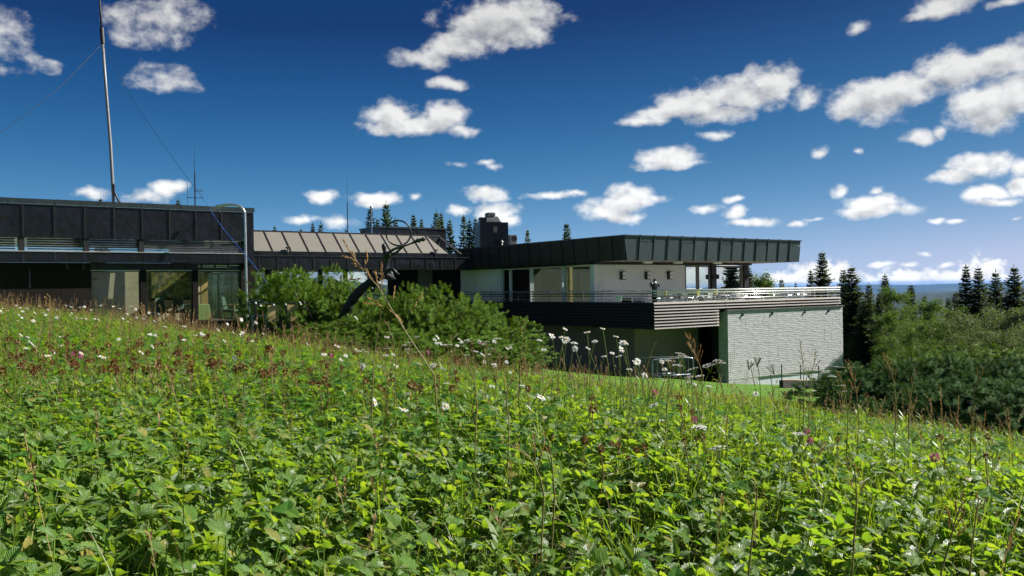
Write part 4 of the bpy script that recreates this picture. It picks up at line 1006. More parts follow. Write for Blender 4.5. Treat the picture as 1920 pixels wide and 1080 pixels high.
for (u, v, d, k, w, lb) in [
    (1405,500,70,1,.9,'spruce half hidden by the last window post'),
    (1444,528,82,2,.7,'thin little spruce above the terrace rail, left one'),
    (1465,520,84,0,.7,'small dark spruce above the terrace rail, middle one'),
    (1492,529,90,1,.6,'tiny spruce tip above the terrace rail, right one'),
    (1541,470,68,3,.85,'tall broad spruce rising above the end of the terrace'),
    (1520,505,74,1,.9,'smaller spruce at the left foot of the tall broad one'),
    (1581,503,62,1,1.1,'spruce directly right of the terrace end'),
    (1597,497,58,0,1.15,'big dark spruce standing beside the white wall'),
    (1620,560,52,3,1.2,'low spreading spruce beside the white wall'),
    (1629,530,66,0,.9,'spruce just right of the big dark one'),
    (1659,514,74,1,1.1,'slender spruce left of the birches against the hills'),
    (1708,532,78,1,1.1,'small spruce tip between the birches'),
    (1734,553,84,1,1.0,'lowest spruce tip in front of the blue hills'),
    (1811,496,88,1,1.0,'leftmost tall spruce of the right-hand row'),
    (1834,499,88,1,1.1,'second tall spruce of the right-hand row'),
    (1867,506,84,0,.95,'third broad spruce of the right-hand row'),
    (1901,496,82,0,1.0,'last tall spruce at the right edge'),
    (1793,545,90,0,1.0,'short spruce at the left foot of the right-hand row'),
    (1850,540,94,0,1.1,'short spruce within the right-hand row'),
    (1648,548,52,1,1.0,'mid-sized spruce behind the trunk-showing birch'),
    (1778,556,64,1,1.0,'spruce rising just left of the blue gap'),
    (1935,515,80,0,1.0,'spruce cut by the right edge')]:
    spruce(u, v, d, k, lb, 'spruces on the right-hand slope', w*1.35)
# spruces on the slope to the right, outside the picture; they show in the windows of the dark wing
for k, (x, y, h) in enumerate([(34.6,49.7,12.0),(36.5,45,9.5),(30,16,11),(36,8,12.5),(41,2,11),(33,-4,13),(46,-6,12),(27,-12,12),(40,-16,13),(52,6,12),(50,18,12)]):
    g = gz(x, y); e = empty('spruce_tree', (x, y, g), k*1.3, 'tall spruce reflected in the wing windows', 'tree', 'spruces beside the meadow'); e.scale = (h/12,)*3
    link('trunk', SPR[k % 2][1], e); link('crown', SPR[k % 2][2], e)
BIR = [(7.0,)+broad_meshes(21, 7, 1.5, 15000, .105, 'birch', 'birch_bark', .18), (6.0,)+broad_meshes(22, 6, 1.7, 15000, .10, 'birch', 'birch_bark', .15), (5.0,)+broad_meshes(23, 5, 2.3, 17000, .10, 'willow', 'bark', .08)]
def broad(u, v, d, k, w, label, cat='tree', name='birch_tree', group='birches and willows on the right'):
    t = at(u, v, d); g = gz(t[0], t[1]); s = (t[2]-g)/BIR[k][0]
    e = empty(name, (t[0], t[1], g), random.uniform(0, 6.28), label, cat, group); e.scale = (s*w, s*w, s)
    link('trunk', BIR[k][1], e); link('crown', BIR[k][2], e)
for (u, v, d, k, w, nm, lb) in [
    (1425,524,76,0,.9,'birch_tree','yellowish birch top showing above the terrace rail'),
    (1452,537,80,1,.8,'birch_tree','small rounded birch top above the terrace rail'),
    (1690,548,54,0,1.0,'birch_tree','tall airy birch standing in front of the slender spruce'),
    (1655,590,50,0,1.1,'birch_tree','birch with visible trunk left of the tall airy one'),
    (1735,570,56,0,1.2,'birch_tree','birch right of the tall airy one'),
    (1722,615,46,1,1.1,'birch_tree','low bright birch in front of the others'),
    (1765,590,58,1,1.2,'birch_tree','rounded birch sloping down towards the blue hills'),
    (1790,610,52,1,1.2,'birch_tree','low birch left of the pale willows'),
    (1835,605,50,2,1.2,'willow_bush','pale grey-green willow below the right-hand spruces'),
    (1890,592,54,2,1.2,'willow_bush','tallest pale willow near the right edge'),
    (1925,600,48,2,1.2,'willow_bush','pale willow cut by the right edge'),
    (1862,630,42,2,1.2,'willow_bush','low pale willow in front of the taller two'),
    (1680,640,44,1,1.1,'birch_tree','lowest birch just above the mountain pines')]:
    broad(u, v, d, k, w, lb, 'bush' if nm == 'willow_bush' else 'tree', nm)
MUG = [pine_shrub_meshes(31, 1.9, 1.8, 3.3, 1700, 'mugo'), pine_shrub_meshes(32, 2.1, 1.9, 2.8, 1600, 'mugo', .8), pine_shrub_meshes(33, 1.9, 1.8, 2.1, 1500, 'mugo_blue')]
def shrub(u, v, d, k, w, label, group):
    t = at(u, v, d); g = gz(t[0], t[1]); s = (t[2]-g)/(3.25, 2.75, 2.05)[k]
    e = empty('mountain_pine', (t[0], t[1], g), random.uniform(0, 6.28), label, 'shrub', group); e.scale = (w, w, s)
    link('trunk', MUG[k][0], e); link('needles', MUG[k][1], e); link('buds', MUG[k][2], e)['kind'] = 'stuff'
for (u, v, d, k, w, lb) in [
    (528,535,33,1,.7,'leftmost low mountain pine by the tan boards'),
    (562,506,31,0,1.05,'mountain pine left of the sculpture trunk'),
    (615,497,30,0,1.15,'tallest bright mountain pine left of the sculpture'),
    (690,588,26,1,1.0,'mountain pine below the sculpture trunk'),
    (758,530,27,0,.9,'mountain pine right behind the sculpture'),
    (630,602,25,0,.9,'front mountain pine below the tallest bright one'),
    (800,545,29,1,1.2,'mountain pine in the middle of the clump right of the sculpture'),
    (845,568,28,0,1.1,'mountain pine sloping down before the terrace'),
    (770,600,25,1,1.1,'front mountain pine right of the bent grass stalk'),
    (890,590,28,1,1.05,'low mountain pine before the dark terrace side'),
    (915,625,27,0,.9,'rightmost mountain pine of the central clump'),
    (940,655,28,2,.8,'small dark mountain pine ending the central clump')]:
    shrub(u, v, d, k, w, lb, 'mountain pines in front of the buildings')
for (u, v, d, k, w, lb) in [
    (1640,690,26,2,1.2,'dark mountain pine at the left of the right-hand thicket'),
    (1690,672,22,2,1.2,'dark mountain pine second from the left in the thicket'),
    (1740,655,25,2,1.3,'dark mountain pine in the thicket middle, rear row'),
    (1790,660,21,2,1.2,'dark mountain pine in the thicket middle, front row'),
    (1850,640,23,0,1.3,'greener mountain pine high in the thicket'),
    (1905,655,20,2,1.2,'dark mountain pine at the right edge'),
    (1750,705,18,2,1.0,'near dark mountain pine low in the thicket'),
    (1840,700,17,2,1.1,'near dark mountain pine below the greener one'),
    (1915,715,16,2,1.1,'nearest dark mountain pine at the right edge'),
    (1670,720,21,2,.9,'near dark mountain pine low on the thicket left'),
    (1960,650,22,2,1.2,'dark mountain pine cut by the right edge')]:
    shrub(u, v, d, k, w, lb, 'mountain pines on the right')

# ------------------------------------------------------------------ scattered ground cover (uncountable: one object per kind of plant)
PROTO = {}
def proto_collection(name, meshes):
    c = bpy.data.collections.new(name)
    for i, me in enumerate(meshes):
        o = bpy.data.objects.new(f'{name}_{i:02d}', me); c.objects.link(o)
    return c
def scatter(name, label, cat, meshes, pts, rots, scl, idx):
    c = proto_collection('plants_'+name, meshes)
    me = bpy.data.meshes.new(name); me.vertices.add(len(pts)); me.vertices.foreach_set('co', np.asarray(pts, np.float32).ravel())
    a = me.attributes.new('rot', 'FLOAT_VECTOR', 'POINT'); a.data.foreach_set('vector', np.asarray(rots, np.float32).ravel())
    a = me.attributes.new('scl', 'FLOAT', 'POINT'); a.data.foreach_set('value', np.asarray(scl, np.float32))
    a = me.attributes.new('idx', 'INT', 'POINT'); a.data.foreach_set('value', np.asarray(idx, np.int32))
    o = link(name, me); tag(o, label, cat, kind='stuff')
    g = bpy.data.node_groups.new('scatter_'+name, 'GeometryNodeTree')
    g.interface.new_socket('Geometry', in_out='INPUT', socket_type='NodeSocketGeometry')
    g.interface.new_socket('Geometry', in_out='OUTPUT', socket_type='NodeSocketGeometry')
    n = g.nodes; gi = n.new('NodeGroupInput'); go = n.new('NodeGroupOutput')
    ip = n.new('GeometryNodeInstanceOnPoints'); ci = n.new('GeometryNodeCollectionInfo')
    ci.inputs['Collection'].default_value = c; ci.inputs['Separate Children'].default_value = True; ci.inputs['Reset Children'].default_value = True
    def attr(nm, ty):
        q = n.new('GeometryNodeInputNamedAttribute'); q.data_type = ty; q.inputs['Name'].default_value = nm; return q.outputs['Attribute']
    l = g.links
    l.new(gi.outputs[0], ip.inputs['Points']); l.new(ci.outputs[0], ip.inputs['Instance']); ip.inputs['Pick Instance'].default_value = True
    l.new(attr('idx', 'INT'), ip.inputs['Instance Index']); l.new(attr('scl', 'FLOAT'), ip.inputs['Scale'])
    e2r = n.new('FunctionNodeEulerToRotation'); l.new(attr('rot', 'FLOAT_VECTOR'), e2r.inputs[0]); l.new(e2r.outputs[0], ip.inputs['Rotation'])
    l.new(ip.outputs[0], go.inputs[0])
    md = o.modifiers.new('scatter', 'NODES'); md.node_group = g
    return o
def leaflet(L, W, fold, curl, teeth=.09, nt=9, pleat=.0):
    t = np.linspace(0, 1, nt); w = W*np.sin(PI*np.clip(t, .02, .985)**.85)**.72
    w[0] = W*.10; w[-1] = W*.10
    tooth = np.where(np.arange(nt) % 2 == 0, 1+teeth, 1-teeth); tooth[0] = tooth[-1] = 1
    rows = []
    for s in (-1, -.52, 0, .52, 1):
        x = s*w*(tooth if abs(s) == 1 else 1)
        y = t*L - (abs(s) == 1)*(.02*L) + (abs(s) == 1)*(np.arange(nt) % 2 == 0)*.05*L
        z = np.abs(x)*fold - curl*L*t*t + pleat*np.where(np.arange(nt) % 2 == 0, 1, -1)*(abs(s) == .52)*L*.02 - .25*(abs(s) == 1)*np.abs(x)*fold
        rows.append(np.stack([x, y, z], 1))
    V = np.stack(rows, 1).reshape(-1, 3)
    UVs = np.stack([np.tile(np.array([0, .24, .5, .76, 1]), nt), np.repeat(t, 5)], 1)
    F = [(i*5+j, i*5+j+1, (i+1)*5+j+1, (i+1)*5+j) for i in range(nt-1) for j in range(4)]
    return V, np.array(F), UVs
def rotm(rx, ry, rz): return np.array(Matrix.Rotation(rz, 3, 'Z') @ Matrix.Rotation(ry, 3, 'Y') @ Matrix.Rotation(rx, 3, 'X'))
def trifoliate(seed, hgt):
    rg = np.random.default_rng(seed); VV, FF, UU = [], [], []; k = 0
    L = .0345*rg.uniform(.8, 1.25)
    hub = np.array([rg.normal(0, .02), rg.normal(0, .02), hgt])
    for az, pitch, sc in ((0, rg.uniform(.1, 1.0), 1.05), (1.15+rg.normal(0,.2), rg.uniform(.1, 1.0), .95), (-1.15+rg.normal(0,.2), rg.uniform(.1, 1.0), .95)):
        V, F, U = leaflet(L*sc, L*sc*rg.uniform(.25, .32), rg.uniform(.15, .8), rg.uniform(.05, .40), .10, 9, .5)
        V = V @ rotm(pitch, rg.normal(0, .2), az).T + hub
        VV.append(V); FF.append(F+k); UU.append(U); k += len(V)
    # petiole
    r = .0016; pp = [np.zeros(3), hub*np.array([.3,.3,.55]), hub]; ring = []
    for p in pp:
        for j in range(3): ring.append(p+np.array([r*math.cos(2.1*j), r*math.sin(2.1*j), 0]))
    F = [(i*3+j, i*3+(j+1) % 3, (i+1)*3+(j+1) % 3, (i+1)*3+j) for i in range(2) for j in range(3)]
    VV.append(np.array(ring)); FF.append(np.array(F)+k); UU.append(np.full((9, 2), .3))
    return np_mesh('strawberry_leaf', np.concatenate(VV), np.concatenate(FF), M['strawberry'], np.concatenate(UU), True)
def clover_leaf(seed, hgt):
    rg = np.random.default_rng(seed); VV, FF, UU = [], [], []; k = 0; hub = np.array([rg.normal(0,.02), rg.normal(0,.02), hgt])
    for az in (0, 2.1, 4.2):
        V, F, U = leaflet(.030, .012, .25, .1, 0, 5); V = V @ rotm(rg.uniform(-.1, .4), 0, az+rg.normal(0,.15)).T + hub
        VV.append(V); FF.append(F+k); UU.append(U); k += len(V)
    V = np.array([[-.001,0,0],[.001,0,0],hub+[.001,0,0],hub-[.001,0,0]]); VV.append(V); FF.append(np.array([[0,1,2,3]])+k); UU.append(np.zeros((4,2)))
    return np_mesh('clover_leaf', np.concatenate(VV), np.concatenate(FF), M['clover_leaf'], np.concatenate(UU))
def grass_tuft(seed, n, hgt, wid, spread, mt, bend=.5):
    rg = np.random.default_rng(seed); V = []; F = []; k = 0; ns = 5
    for i in range(n):
        a = rg.random()*2*PI; h = hgt*rg.uniform(.45, 1.1); b = bend*rg.uniform(.2, 1.2); b0 = np.array([rg.normal(0, spread), rg.normal(0, spread), 0])
        d = np.array([math.cos(a), math.sin(a), 0]); s = np.array([-math.sin(a), math.cos(a), 0])
        for j in range(ns):
            t = j/(ns-1); p = b0+d*(h*b*t*t)+np.array([0,0,h*(t-.35*b*t*t)]); w = wid*(1-t)**.7*.5+.0003
            V += [p-s*w, p+s*w]
        F += [(k+2*j, k+2*j+1, k+2*j+3, k+2*j+2) for j in range(ns-1)]; k += 2*ns
    return np_mesh('grass_tuft', V, F, M[mt])
def herb(seed):
    """small upright herb with narrow leaves all along the stem"""
    rg = np.random.default_rng(seed); V = []; F = []; k = 0; h = rg.uniform(.22, .34)
    for j in range(4):
        V += [np.array([-.0015, 0, h*j/3]), np.array([.0015, 0, h*j/3])]
    F += [(2*j, 2*j+1, 2*j+3, 2*j+2) for j in range(3)]; k = 8
    for i in range(22):
        z = h*rg.uniform(.12, 1); a = rg.random()*6.28; L = rg.uniform(.025, .06); d = np.array([math.cos(a), math.sin(a), rg.uniform(.1, .9)]); s = np.array([-math.sin(a), math.cos(a), 0])*L*.13
        p = np.array([0,0,z]); V += [p, p+d*L*.5+s, p+d*L, p+d*L*.5-s]; F.append((k, k+1, k+2, k+3)); k += 4
    return np_mesh('herb', V, F, M['grass'])
def seed_stalk(seed):
    """dry stalk with a narrow seed head"""
    rg = np.random.default_rng(seed); h = rg.uniform(.30, .5); b = rg.normal(0, .06, 2); V = []; F = []; k = 0
    for j in range(5):
        t = j/4; p = np.array([b[0]*t*t, b[1]*t*t, h*t]); V += [p-[.0011,0,0], p+[.0011,0,0]]
    F += [(2*j, 2*j+1, 2*j+3, 2*j+2) for j in range(4)]; k = 10
    for i in range(16):
        t = rg.uniform(.72, 1.02); p = np.array([b[0]*t*t, b[1]*t*t, h*t]); a = rg.random()*6.28; L = rg.uniform(.010, .022)
        d = np.array([math.cos(a)*.6, math.sin(a)*.6, 1]); s = np.array([-math.sin(a), math.cos(a), 0])*.003
        V += [p, p+d*L*.5+s, p+d*L, p+d*L*.5-s]; F.append((k, k+1, k+2, k+3)); k += 4
    return np_mesh('seed_stalk', V, F, M['dry_grass'])
def wedge(dens, dmin, dmax, amax=.74, seed=1):
    """random points on the meadow in front of the camera, density in plants per square metre as a function of (x, y, d)"""
    rg = np.random.default_rng(seed); out = []
    edges = np.geomspace(dmin, dmax, 16)
    for a, b in zip(edges[:-1], edges[1:]):
        area = amax*(b*b-a*a); peak = dens[1]; n = int(area*peak)
        r = np.sqrt(rg.random(n)*(b*b-a*a)+a*a); az = rg.uniform(-amax, amax, n); x = r*np.sin(az); y = r*np.cos(az)
        keep = rg.random(n) < dens[0](x, y, r)/peak
        out.append(np.stack([x[keep], y[keep]], 1))
    p = np.concatenate(out); return np.column_stack([p, height(p[:, 0], p[:, 1])])
def patch(x, y, f, s=0.): return np.clip(.5+.55*(np.sin(x*f+s)*np.sin(y*f*.9+s*1.7)+.6*np.sin(x*f*2.3+y*f*1.1+s*2)), 0, 1)
def pcoord(x, y): return .65*x+.76*y
def rots(n, rg, tilt):
    r = rg.normal(0, tilt, (n, 3)); r[:, 2] = rg.random(n)*6.283; return r
def lean(n, rg, mean, spread):
    """random turns, with the blades leaning towards the sun as living leaves do"""
    out = np.zeros((n, 3)); ax = Vector((0,0,1)).cross(Vector((SUNV.x, SUNV.y, 0))).normalized()
    for i in range(n):
        q = Quaternion(ax, rg.normal(mean, spread)) @ Quaternion(Vector((SUNV.x, SUNV.y, 0)).normalized(), rg.normal(0, spread)) @ Quaternion((0,0,1), rg.random()*6.283)
        out[i] = q.to_euler()
    return out
def build_cover():
    rg = np.random.default_rng(77)
    # strawberry leaves: the carpet in the foreground
    f = lambda x, y, d: (1750*np.interp(d, [0, 3.5, 5.5, 8, 12, 16], [1, 1, .62, .28, .10, .0])*(.35+.65*patch(x, y, 1.5, .4))*np.clip((8.5-pcoord(x, y))/2, 0, 1))
    P = wedge((f, 1750), 1.1, 16, seed=5); n = len(P)
    sc = rg.uniform(.55, 1.35, n)*np.interp(np.hypot(P[:,0], P[:,1]), [0, 4, 8], [1.05, 1.0, .85])
    P[:, 2] -= .01
    scatter('strawberry_leaves', 'carpet of bright green three-part toothed leaves in the foreground', 'ground cover', [trifoliate(100+i, h) for i, h in enumerate((.07,.09,.11,.13,.15,.17,.12,.10))], P, lean(n, rg, .34, .30), sc, rg.integers(0, 8, n))
    f = lambda x, y, d: 260*(.25+.75*patch(x, y, 1.1, 2.))*np.interp(d, [0, 2.5, 4.5, 9, 16, 22], [0, .10, .8, 1, .6, .25])*np.clip((12-pcoord(x, y))/3, 0, 1)
    P = wedge((f, 260), 1.3, 20, seed=6); n = len(P)
    scatter('clover_leaves', 'small dark green clover leaves filling the middle of the meadow', 'ground cover', [clover_leaf(200+i, h) for i, h in enumerate((.08,.12,.15,.18))], P, rots(n, rg, .25), rg.uniform(.8, 1.5, n), rg.integers(0, 4, n))
    f = lambda x, y, d: 110*(.25+.75*patch(x, y, .9, 4.+0*x))*np.interp(d, [0, 2, 4, 8, 26], [.75, .6, .8, 1, .8])*(.55+.45*np.clip((x/np.maximum(d,.1)+.25)*2, 0, 1))*np.clip((16-pcoord(x, y))/4, 0, 1)
    P = wedge((f, 110), 1.2, 26, seed=7); n = len(P)
    scatter('meadow_grass', 'thin green grass blades growing through the meadow', 'grass', [grass_tuft(300+i, 14, h, .0038, .022, 'grass', .55) for i, h in enumerate((.14,.18,.22,.28,.34))], P, rots(n, rg, .12), rg.uniform(.7, 1.2, n), rg.integers(0, 5, n))
    f = lambda x, y, d: 70*np.interp(d, [0, 3, 5, 8, 26], [.30, .35, .7, 1, .8])*(.4+.6*patch(x, y, 1.3, 1.))*np.clip((14-pcoord(x, y))/4, 0, 1)
    P = wedge((f, 70), 1.5, 24, seed=8); n = len(P)
    scatter('meadow_herbs', 'small upright leafy herbs crowding the meadow crest', 'ground cover', [herb(400+i) for i in range(5)], P, rots(n, rg, .14), rg.uniform(.6, 1.15, n), rg.integers(0, 5, n))
    f = lambda x, y, d: 46*np.interp(d, [0, 3, 5, 8, 13, 26], [.10, .16, .45, .9, 1.2, 1.3])*(.4+.6*patch(x, y, .8, 3.))*np.where(x > 1.2, .55, 1)*np.clip((14-pcoord(x, y))/4, 0, 1)
    P = wedge((f, 60), 1.5, 26, seed=9); n = len(P)
    scatter('dry_seed_stalks', 'fine brown seed stalks standing along the meadow crest', 'grass', [seed_stalk(500+i) for i in range(6)], P, rots(n, rg, .14), rg.uniform(.65, 1.1, n), rg.integers(0, 6, n))
    f = lambda x, y, d: 26*np.interp(d, [0, 5, 26], [1, .8, .5])*np.clip((14-pcoord(x, y))/4, 0, 1)*(.3+.7*patch(x, y, 1.7, .2))
    P = wedge((f, 26), 1.2, 16, seed=10); n = len(P)
    scatter('dead_grass', 'bent straw-coloured dead grass lying among the leaves', 'grass', [grass_tuft(600+i, 4, h, .0030, .03, 'dry_grass', 1.3) for i, h in enumerate((.16,.24,.30))], P, rots(n, rg, .3), rg.uniform(.6, 1.2, n), rg.integers(0, 3, n))
    # rough grass beyond the crest, down to the lawn
    n = 26000; r = np.sqrt(rg.uniform(7**2, 30**2, n)); az = rg.uniform(-.75, .75, n); x = r*np.sin(az); y = r*np.cos(az); k = pcoord(x, y) > 6
    P = np.column_stack([x[k], y[k], height(x[k], y[k])]); n = len(P)
    scatter('slope_grass', 'rough green grass on the slope falling away to the buildings', 'grass', [grass_tuft(700+i, 12, h, .008, .06, 'grass', .6) for i, h in enumerate((.12,.18,.22))], P, rots(n, rg, .1), rg.uniform(.7, 1.3, n), rg.integers(0, 3, n))
    # woodland far down the slope: a mass of spruces
    n = 3800; r = rg.uniform(105, 900, n)**1.0; az = rg.uniform(-.2, 1.1, n); x = r*np.sin(az); y = r*np.cos(az)
    P = np.column_stack([x, y, height(x, y)-.5])
    rt = np.zeros((n,3)); rt[:, 2] = rg.random(n)*6.28
    scatter('far_woodland', 'dark spruce woodland far down the slope towards the hills', 'forest', [SPR[0][2], SPR[1][2], SPR[3][2]], P, rt, rg.uniform(.45, .95, n), rg.integers(0, 3, n))
build_cover()

# ------------------------------------------------------------------ flowers and stalks, each one a thing
def solve(u, v, H):
    """point on the line of sight through (u, v) that floats H above the meadow (the nearest one, else where the line comes closest)"""
    d = np.linspace(1.6, 26, 600); q = ray(u, v)[None]*d[:, None]; gap = q[:, 2]-height(q[:, 0], q[:, 1])
    i = np.argmax(gap <= H) if (gap <= H).any() else np.argmin(gap)
    return q[i], float(gap[i])
def daisy_meshes(seed):
    rg = np.random.default_rng(seed); V = []; F = []; k = 0; n = 17
    for i in range(n):
        a = 2*PI*i/n+rg.normal(0,.06); L = .021*rg.uniform(.85,1.1); d = np.array([math.cos(a), math.sin(a), 0]); s = np.array([-math.sin(a), math.cos(a), 0])*.0034
        z1, z2 = rg.normal(.002,.002), rg.normal(-.002,.004)
        V += [d*.005-s*.5, d*.005+s*.5, d*(.005+L*.6)+s+[0,0,z1], d*(.005+L)+s*.5+[0,0,z2], d*(.005+L)-s*.5+[0,0,z2], d*(.005+L*.6)-s+[0,0,z1]]; F.append((k,k+1,k+2,k+3,k+4,k+5)); k += 6
    pet = np_mesh('petals', V, F, M['petal'])
    disc = MB().ball((0,0,.002), (.0075,.0075,.004), 8, 5).mesh('disc', M['disc'], True); return pet, disc
DAISY = [daisy_meshes(i) for i in range(3)]
def stem_mesh(ax, ay, mt, r=.0016): return MB().tube(curve_pts([(0,0,0),(ax*.8,ay*.5,.3),(ax,ay,.6),(ax*.45,ay*.6,.85),(0,0,1)], 3), r, 4, cap=False).mesh('stem', M[mt], True)
STEMS = [stem_mesh(ax, ay, 'stem') for ax, ay in ((.05,.01),(-.04,.02),(.015,-.03),(-.065,-.01),(.03,.03))]
STEMD = MB().tube([(0,0,0),(-.01,.006,.35),(.008,-.006,.7),(0,0,1)], .0019, 4, cap=False).mesh('stem', M['dry_grass'], True)
_r = random.Random(21)
def stalk_base(head):
    x, y = head[0]+_r.uniform(-.05,.05), head[1]+_r.uniform(-.04,.04); return np.array([x, y, gz(x, y)-.01])
def put_stem(e, base, head, me, thick=1.0):
    if me is None: me = STEMS[_r.randrange(5)]
    d = Vector(head-base); s = link('stem', me, e); s.scale = (thick, thick, d.length); s.rotation_mode = 'QUATERNION'; s.rotation_quaternion = Vector((0,0,1)).rotation_difference(d); return s
def daisy(u, v, H, label, group, size=1.0):
    h, g = solve(u, v, H); b = stalk_base(h)
    e = empty('oxeye_daisy', tuple(b), 0, label, 'flower', group); put_stem(e, b, h, None)
    pet, disc = DAISY[_r.randrange(3)]
    rot = (_r.gauss(0, .5), _r.gauss(.35, .45), _r.random()*6.28); s = size*_r.uniform(.56, .86)
    p = link('petals', pet, e, tuple(h-b), None, s); p.rotation_euler = (rot[0], rot[1], 0)
    link('disc', disc, p)
def rnd_in(u0, u1, v0, v1): return _r.uniform(u0, u1), _r.uniform(v0, v1)
ZONES = [(60,'at the far left edge'),(115,'below the left half of the black cladding'),(170,'below the right half of the black cladding'),(215,'below the left tall window, left half'),(262,'below the left tall window, right half'),(315,'below the middle tall window, left half'),(362,'below the middle tall window, right half'),(455,'below the right-hand tall window'),(505,'by the foot of the steel tube'),(560,'before the tan boards'),(620,'below the left pines'),(700,'below the sculpture trunk'),(780,'under the big bent grass stalk'),(860,'below the middle of the pine clump'),(955,'below the right end of the pine clump'),(1060,'left of the tall daisy group'),(1200,'under the tall daisy group'),(1360,'before the dark passage'),(1580,'before the white wall'),(1700,'just right of the white wall'),(9999,'before the right-hand thicket')]
def zone(u): return next(z for m_, z in ZONES if u < m_)
def sow(fn, n, box, H, what, group, *a):
    for k in range(n):
        u, v = rnd_in(*box); f = (v-box[2])/(box[3]-box[2])
        fn(u, v, _r.uniform(*H), f"{what} {zone(u)}, {'high up' if f < .34 else 'midway' if f < .67 else 'low down'}", group, *a)
sow(daisy, 52, (-10, 300, 572, 606), (.25,.36), 'white daisy on the crest', 'daisies along the left crest')
sow(daisy, 20, (280, 500, 598, 640), (.25,.38), 'white daisy', 'daisies below the wing windows')
sow(daisy, 18, (0, 560, 622, 672), (.25,.36), 'white daisy among brown clover', 'daisies among the brown clover')
sow(daisy, 34, (560, 960, 632, 690), (.25,.38), 'white daisy', 'daisies below the mountain pines')
sow(daisy, 10, (700, 1250, 690, 770), (.25,.34), 'white daisy low among the leaves', 'scattered daisies in the middle')
ORD = ['leftmost','second','third','fourth','fifth','sixth','seventh','eighth','ninth','tenth','eleventh','twelfth','thirteenth','fourteenth','fifteenth','sixteenth','seventeenth','eighteenth','nineteenth','twentieth','twenty-first','twenty-second','twenty-third','twenty-fourth','rightmost']
for k, (u, v) in enumerate(sorted([(1011,638),(1035,630),(1052,632),(1062,636),(1060,617),(1076,643),(1078,654),(1101,623),(1103,653),(1058,640),(1115,640),(1130,616),(1155,631),(1148,662),(1172,644),(1165,655),(1160,668),(1190,680),(1196,678),(1180,692),(1212,704),(1133,668),(1020,656),(1168,643),(1195,707)])):
    daisy(u, v, .30 if v < 650 else .27, f'tall white daisy before the terrace underside, {ORD[k]} of its group from the left', 'tall daisies before the terrace', .98)
for (u, v, lb) in [(1241,678,'big white daisy turned sideways before the steel barriers'),(1246,692,'white daisy facing us just below the sideways one'),(1246,713,'largest white daisy with open face below the barriers'),(1209,704,'drooping white daisy left of the barriers'),(1417,738,'white daisy before the retaining wall, left one'),(1478,741,'white daisy before the retaining wall, right one'),(345,612,'large daisy rising against the dark window sill'),(668,596,'single daisy seen against the dark pine clump'),(1226,760,'low white daisy near the pink clover'),(1015,745,'white daisy alone in the leafy middle'),(52,632,'largest white daisy at far left')]:
    daisy(u, v, .34, lb, 'single daisies', 1.0)
def head_mesh(seed, mt, r=.011, n=46, ln=.008):
    rg = np.random.default_rng(seed); d = unit(rg.normal(0, 1, (n,3))+np.array([0,0,.25])); c = d*r*.45*np.array([1,1,1.1]); nv = unit(np.cross(d, rg.normal(0,1,(n,3))))
    V, F = diamonds(c, d, nv, np.full(n, ln+r*.4), np.full(n, .005)); return np_mesh('flower_head', V, F, M[mt])
BROWN = [head_mesh(i, 'brown_head') for i in range(3)]; PINK = [head_mesh(9, 'pink', .013, 60, .010)]
def clover(u, v, H, label, group, pink=False, size=1.0):
    h, g = solve(u, v, H); b = stalk_base(h)
    e = empty('clover_flower', tuple(b), 0, label, 'flower', group); put_stem(e, b, h, STEMD if not pink else None)
    link('flower_head', PINK[0] if pink else BROWN[_r.randrange(3)], e, tuple(h-b), (_r.gauss(0,.3), _r.gauss(0,.3), _r.random()*6), size*_r.uniform(.8, 1.2))
sow(clover, 120, (0, 560, 628, 700), (.2,.32), 'withered brown clover head', 'brown clover heads at left', False, 1.45)
sow(clover, 45, (560, 1080, 655, 735), (.2,.32), 'withered brown clover head', 'brown clover heads in the middle', False, 1.25)
sow(clover, 30, (1080, 1900, 740, 860), (.2,.34), 'withered brown clover head', 'brown clover heads at right')
for (u, v, lb) in [(1227,736,'largest pink clover flower below the steel barriers'),(1302,787,'pink clover flower left of the magenta pair'),(1519,826,'magenta clover flower, lower one of a pair'),(1513,809,'magenta clover flower, upper one of a pair'),(136,664,'pink clover flower left one in the left meadow'),(151,668,'pink clover flower right one in the left meadow'),(803,661,'pink clover flower below the mountain pines, left one'),(927,657,'pink clover flower below the mountain pines, right one'),(901,644,'small pink clover flower against the dark pines'),(545,617,'pink clover flower near the blue rope end'),(620,668,'pink clover flower right of the blue rope end'),(1753,858,'pink clover flower low at right'),(1070,705,'pink clover flower under the tall daisy group')]:
    clover(u, v, .34, lb, 'pink clovers', True, .8)
def yarrow_mesh(seed):
    rg = np.random.default_rng(seed); C = []; 
    for i in range(34):
        a = rg.random()*6.28; r = .032*math.sqrt(rg.random()); C.append((r*math.cos(a), r*math.sin(a), -r*r*5+rg.normal(0,.0015)))
    V = []; F = []; k = 0
    for c in C:
        for j in range(6): V.append((c[0]+.0052*math.cos(j*PI/3), c[1]+.0052*math.sin(j*PI/3), c[2]+rg.normal(0,.001)))
        F.append(tuple(range(k, k+6))); k += 6
    um = np_mesh('umbel', V, F, M['yarrow'])
    br = MB()
    for c in C[::3]: br.tube([(0,0,-.06),(c[0]*.5,c[1]*.5,-.03),c], .0011, 3, cap=False)
    for i in range(5): z = -.08-.05*i; a = rg.random()*6.28; br.quad([(0,0,z),(.02*math.cos(a)+.004*math.sin(a),.02*math.sin(a)-.004*math.cos(a),z+.01),(.045*math.cos(a),.045*math.sin(a),z+.012),(.02*math.cos(a)-.004*math.sin(a),.02*math.sin(a)+.004*math.cos(a),z+.01)])
    return um, br.mesh('stalk_branches', M['stem'])
YAR = [yarrow_mesh(i) for i in range(4)]
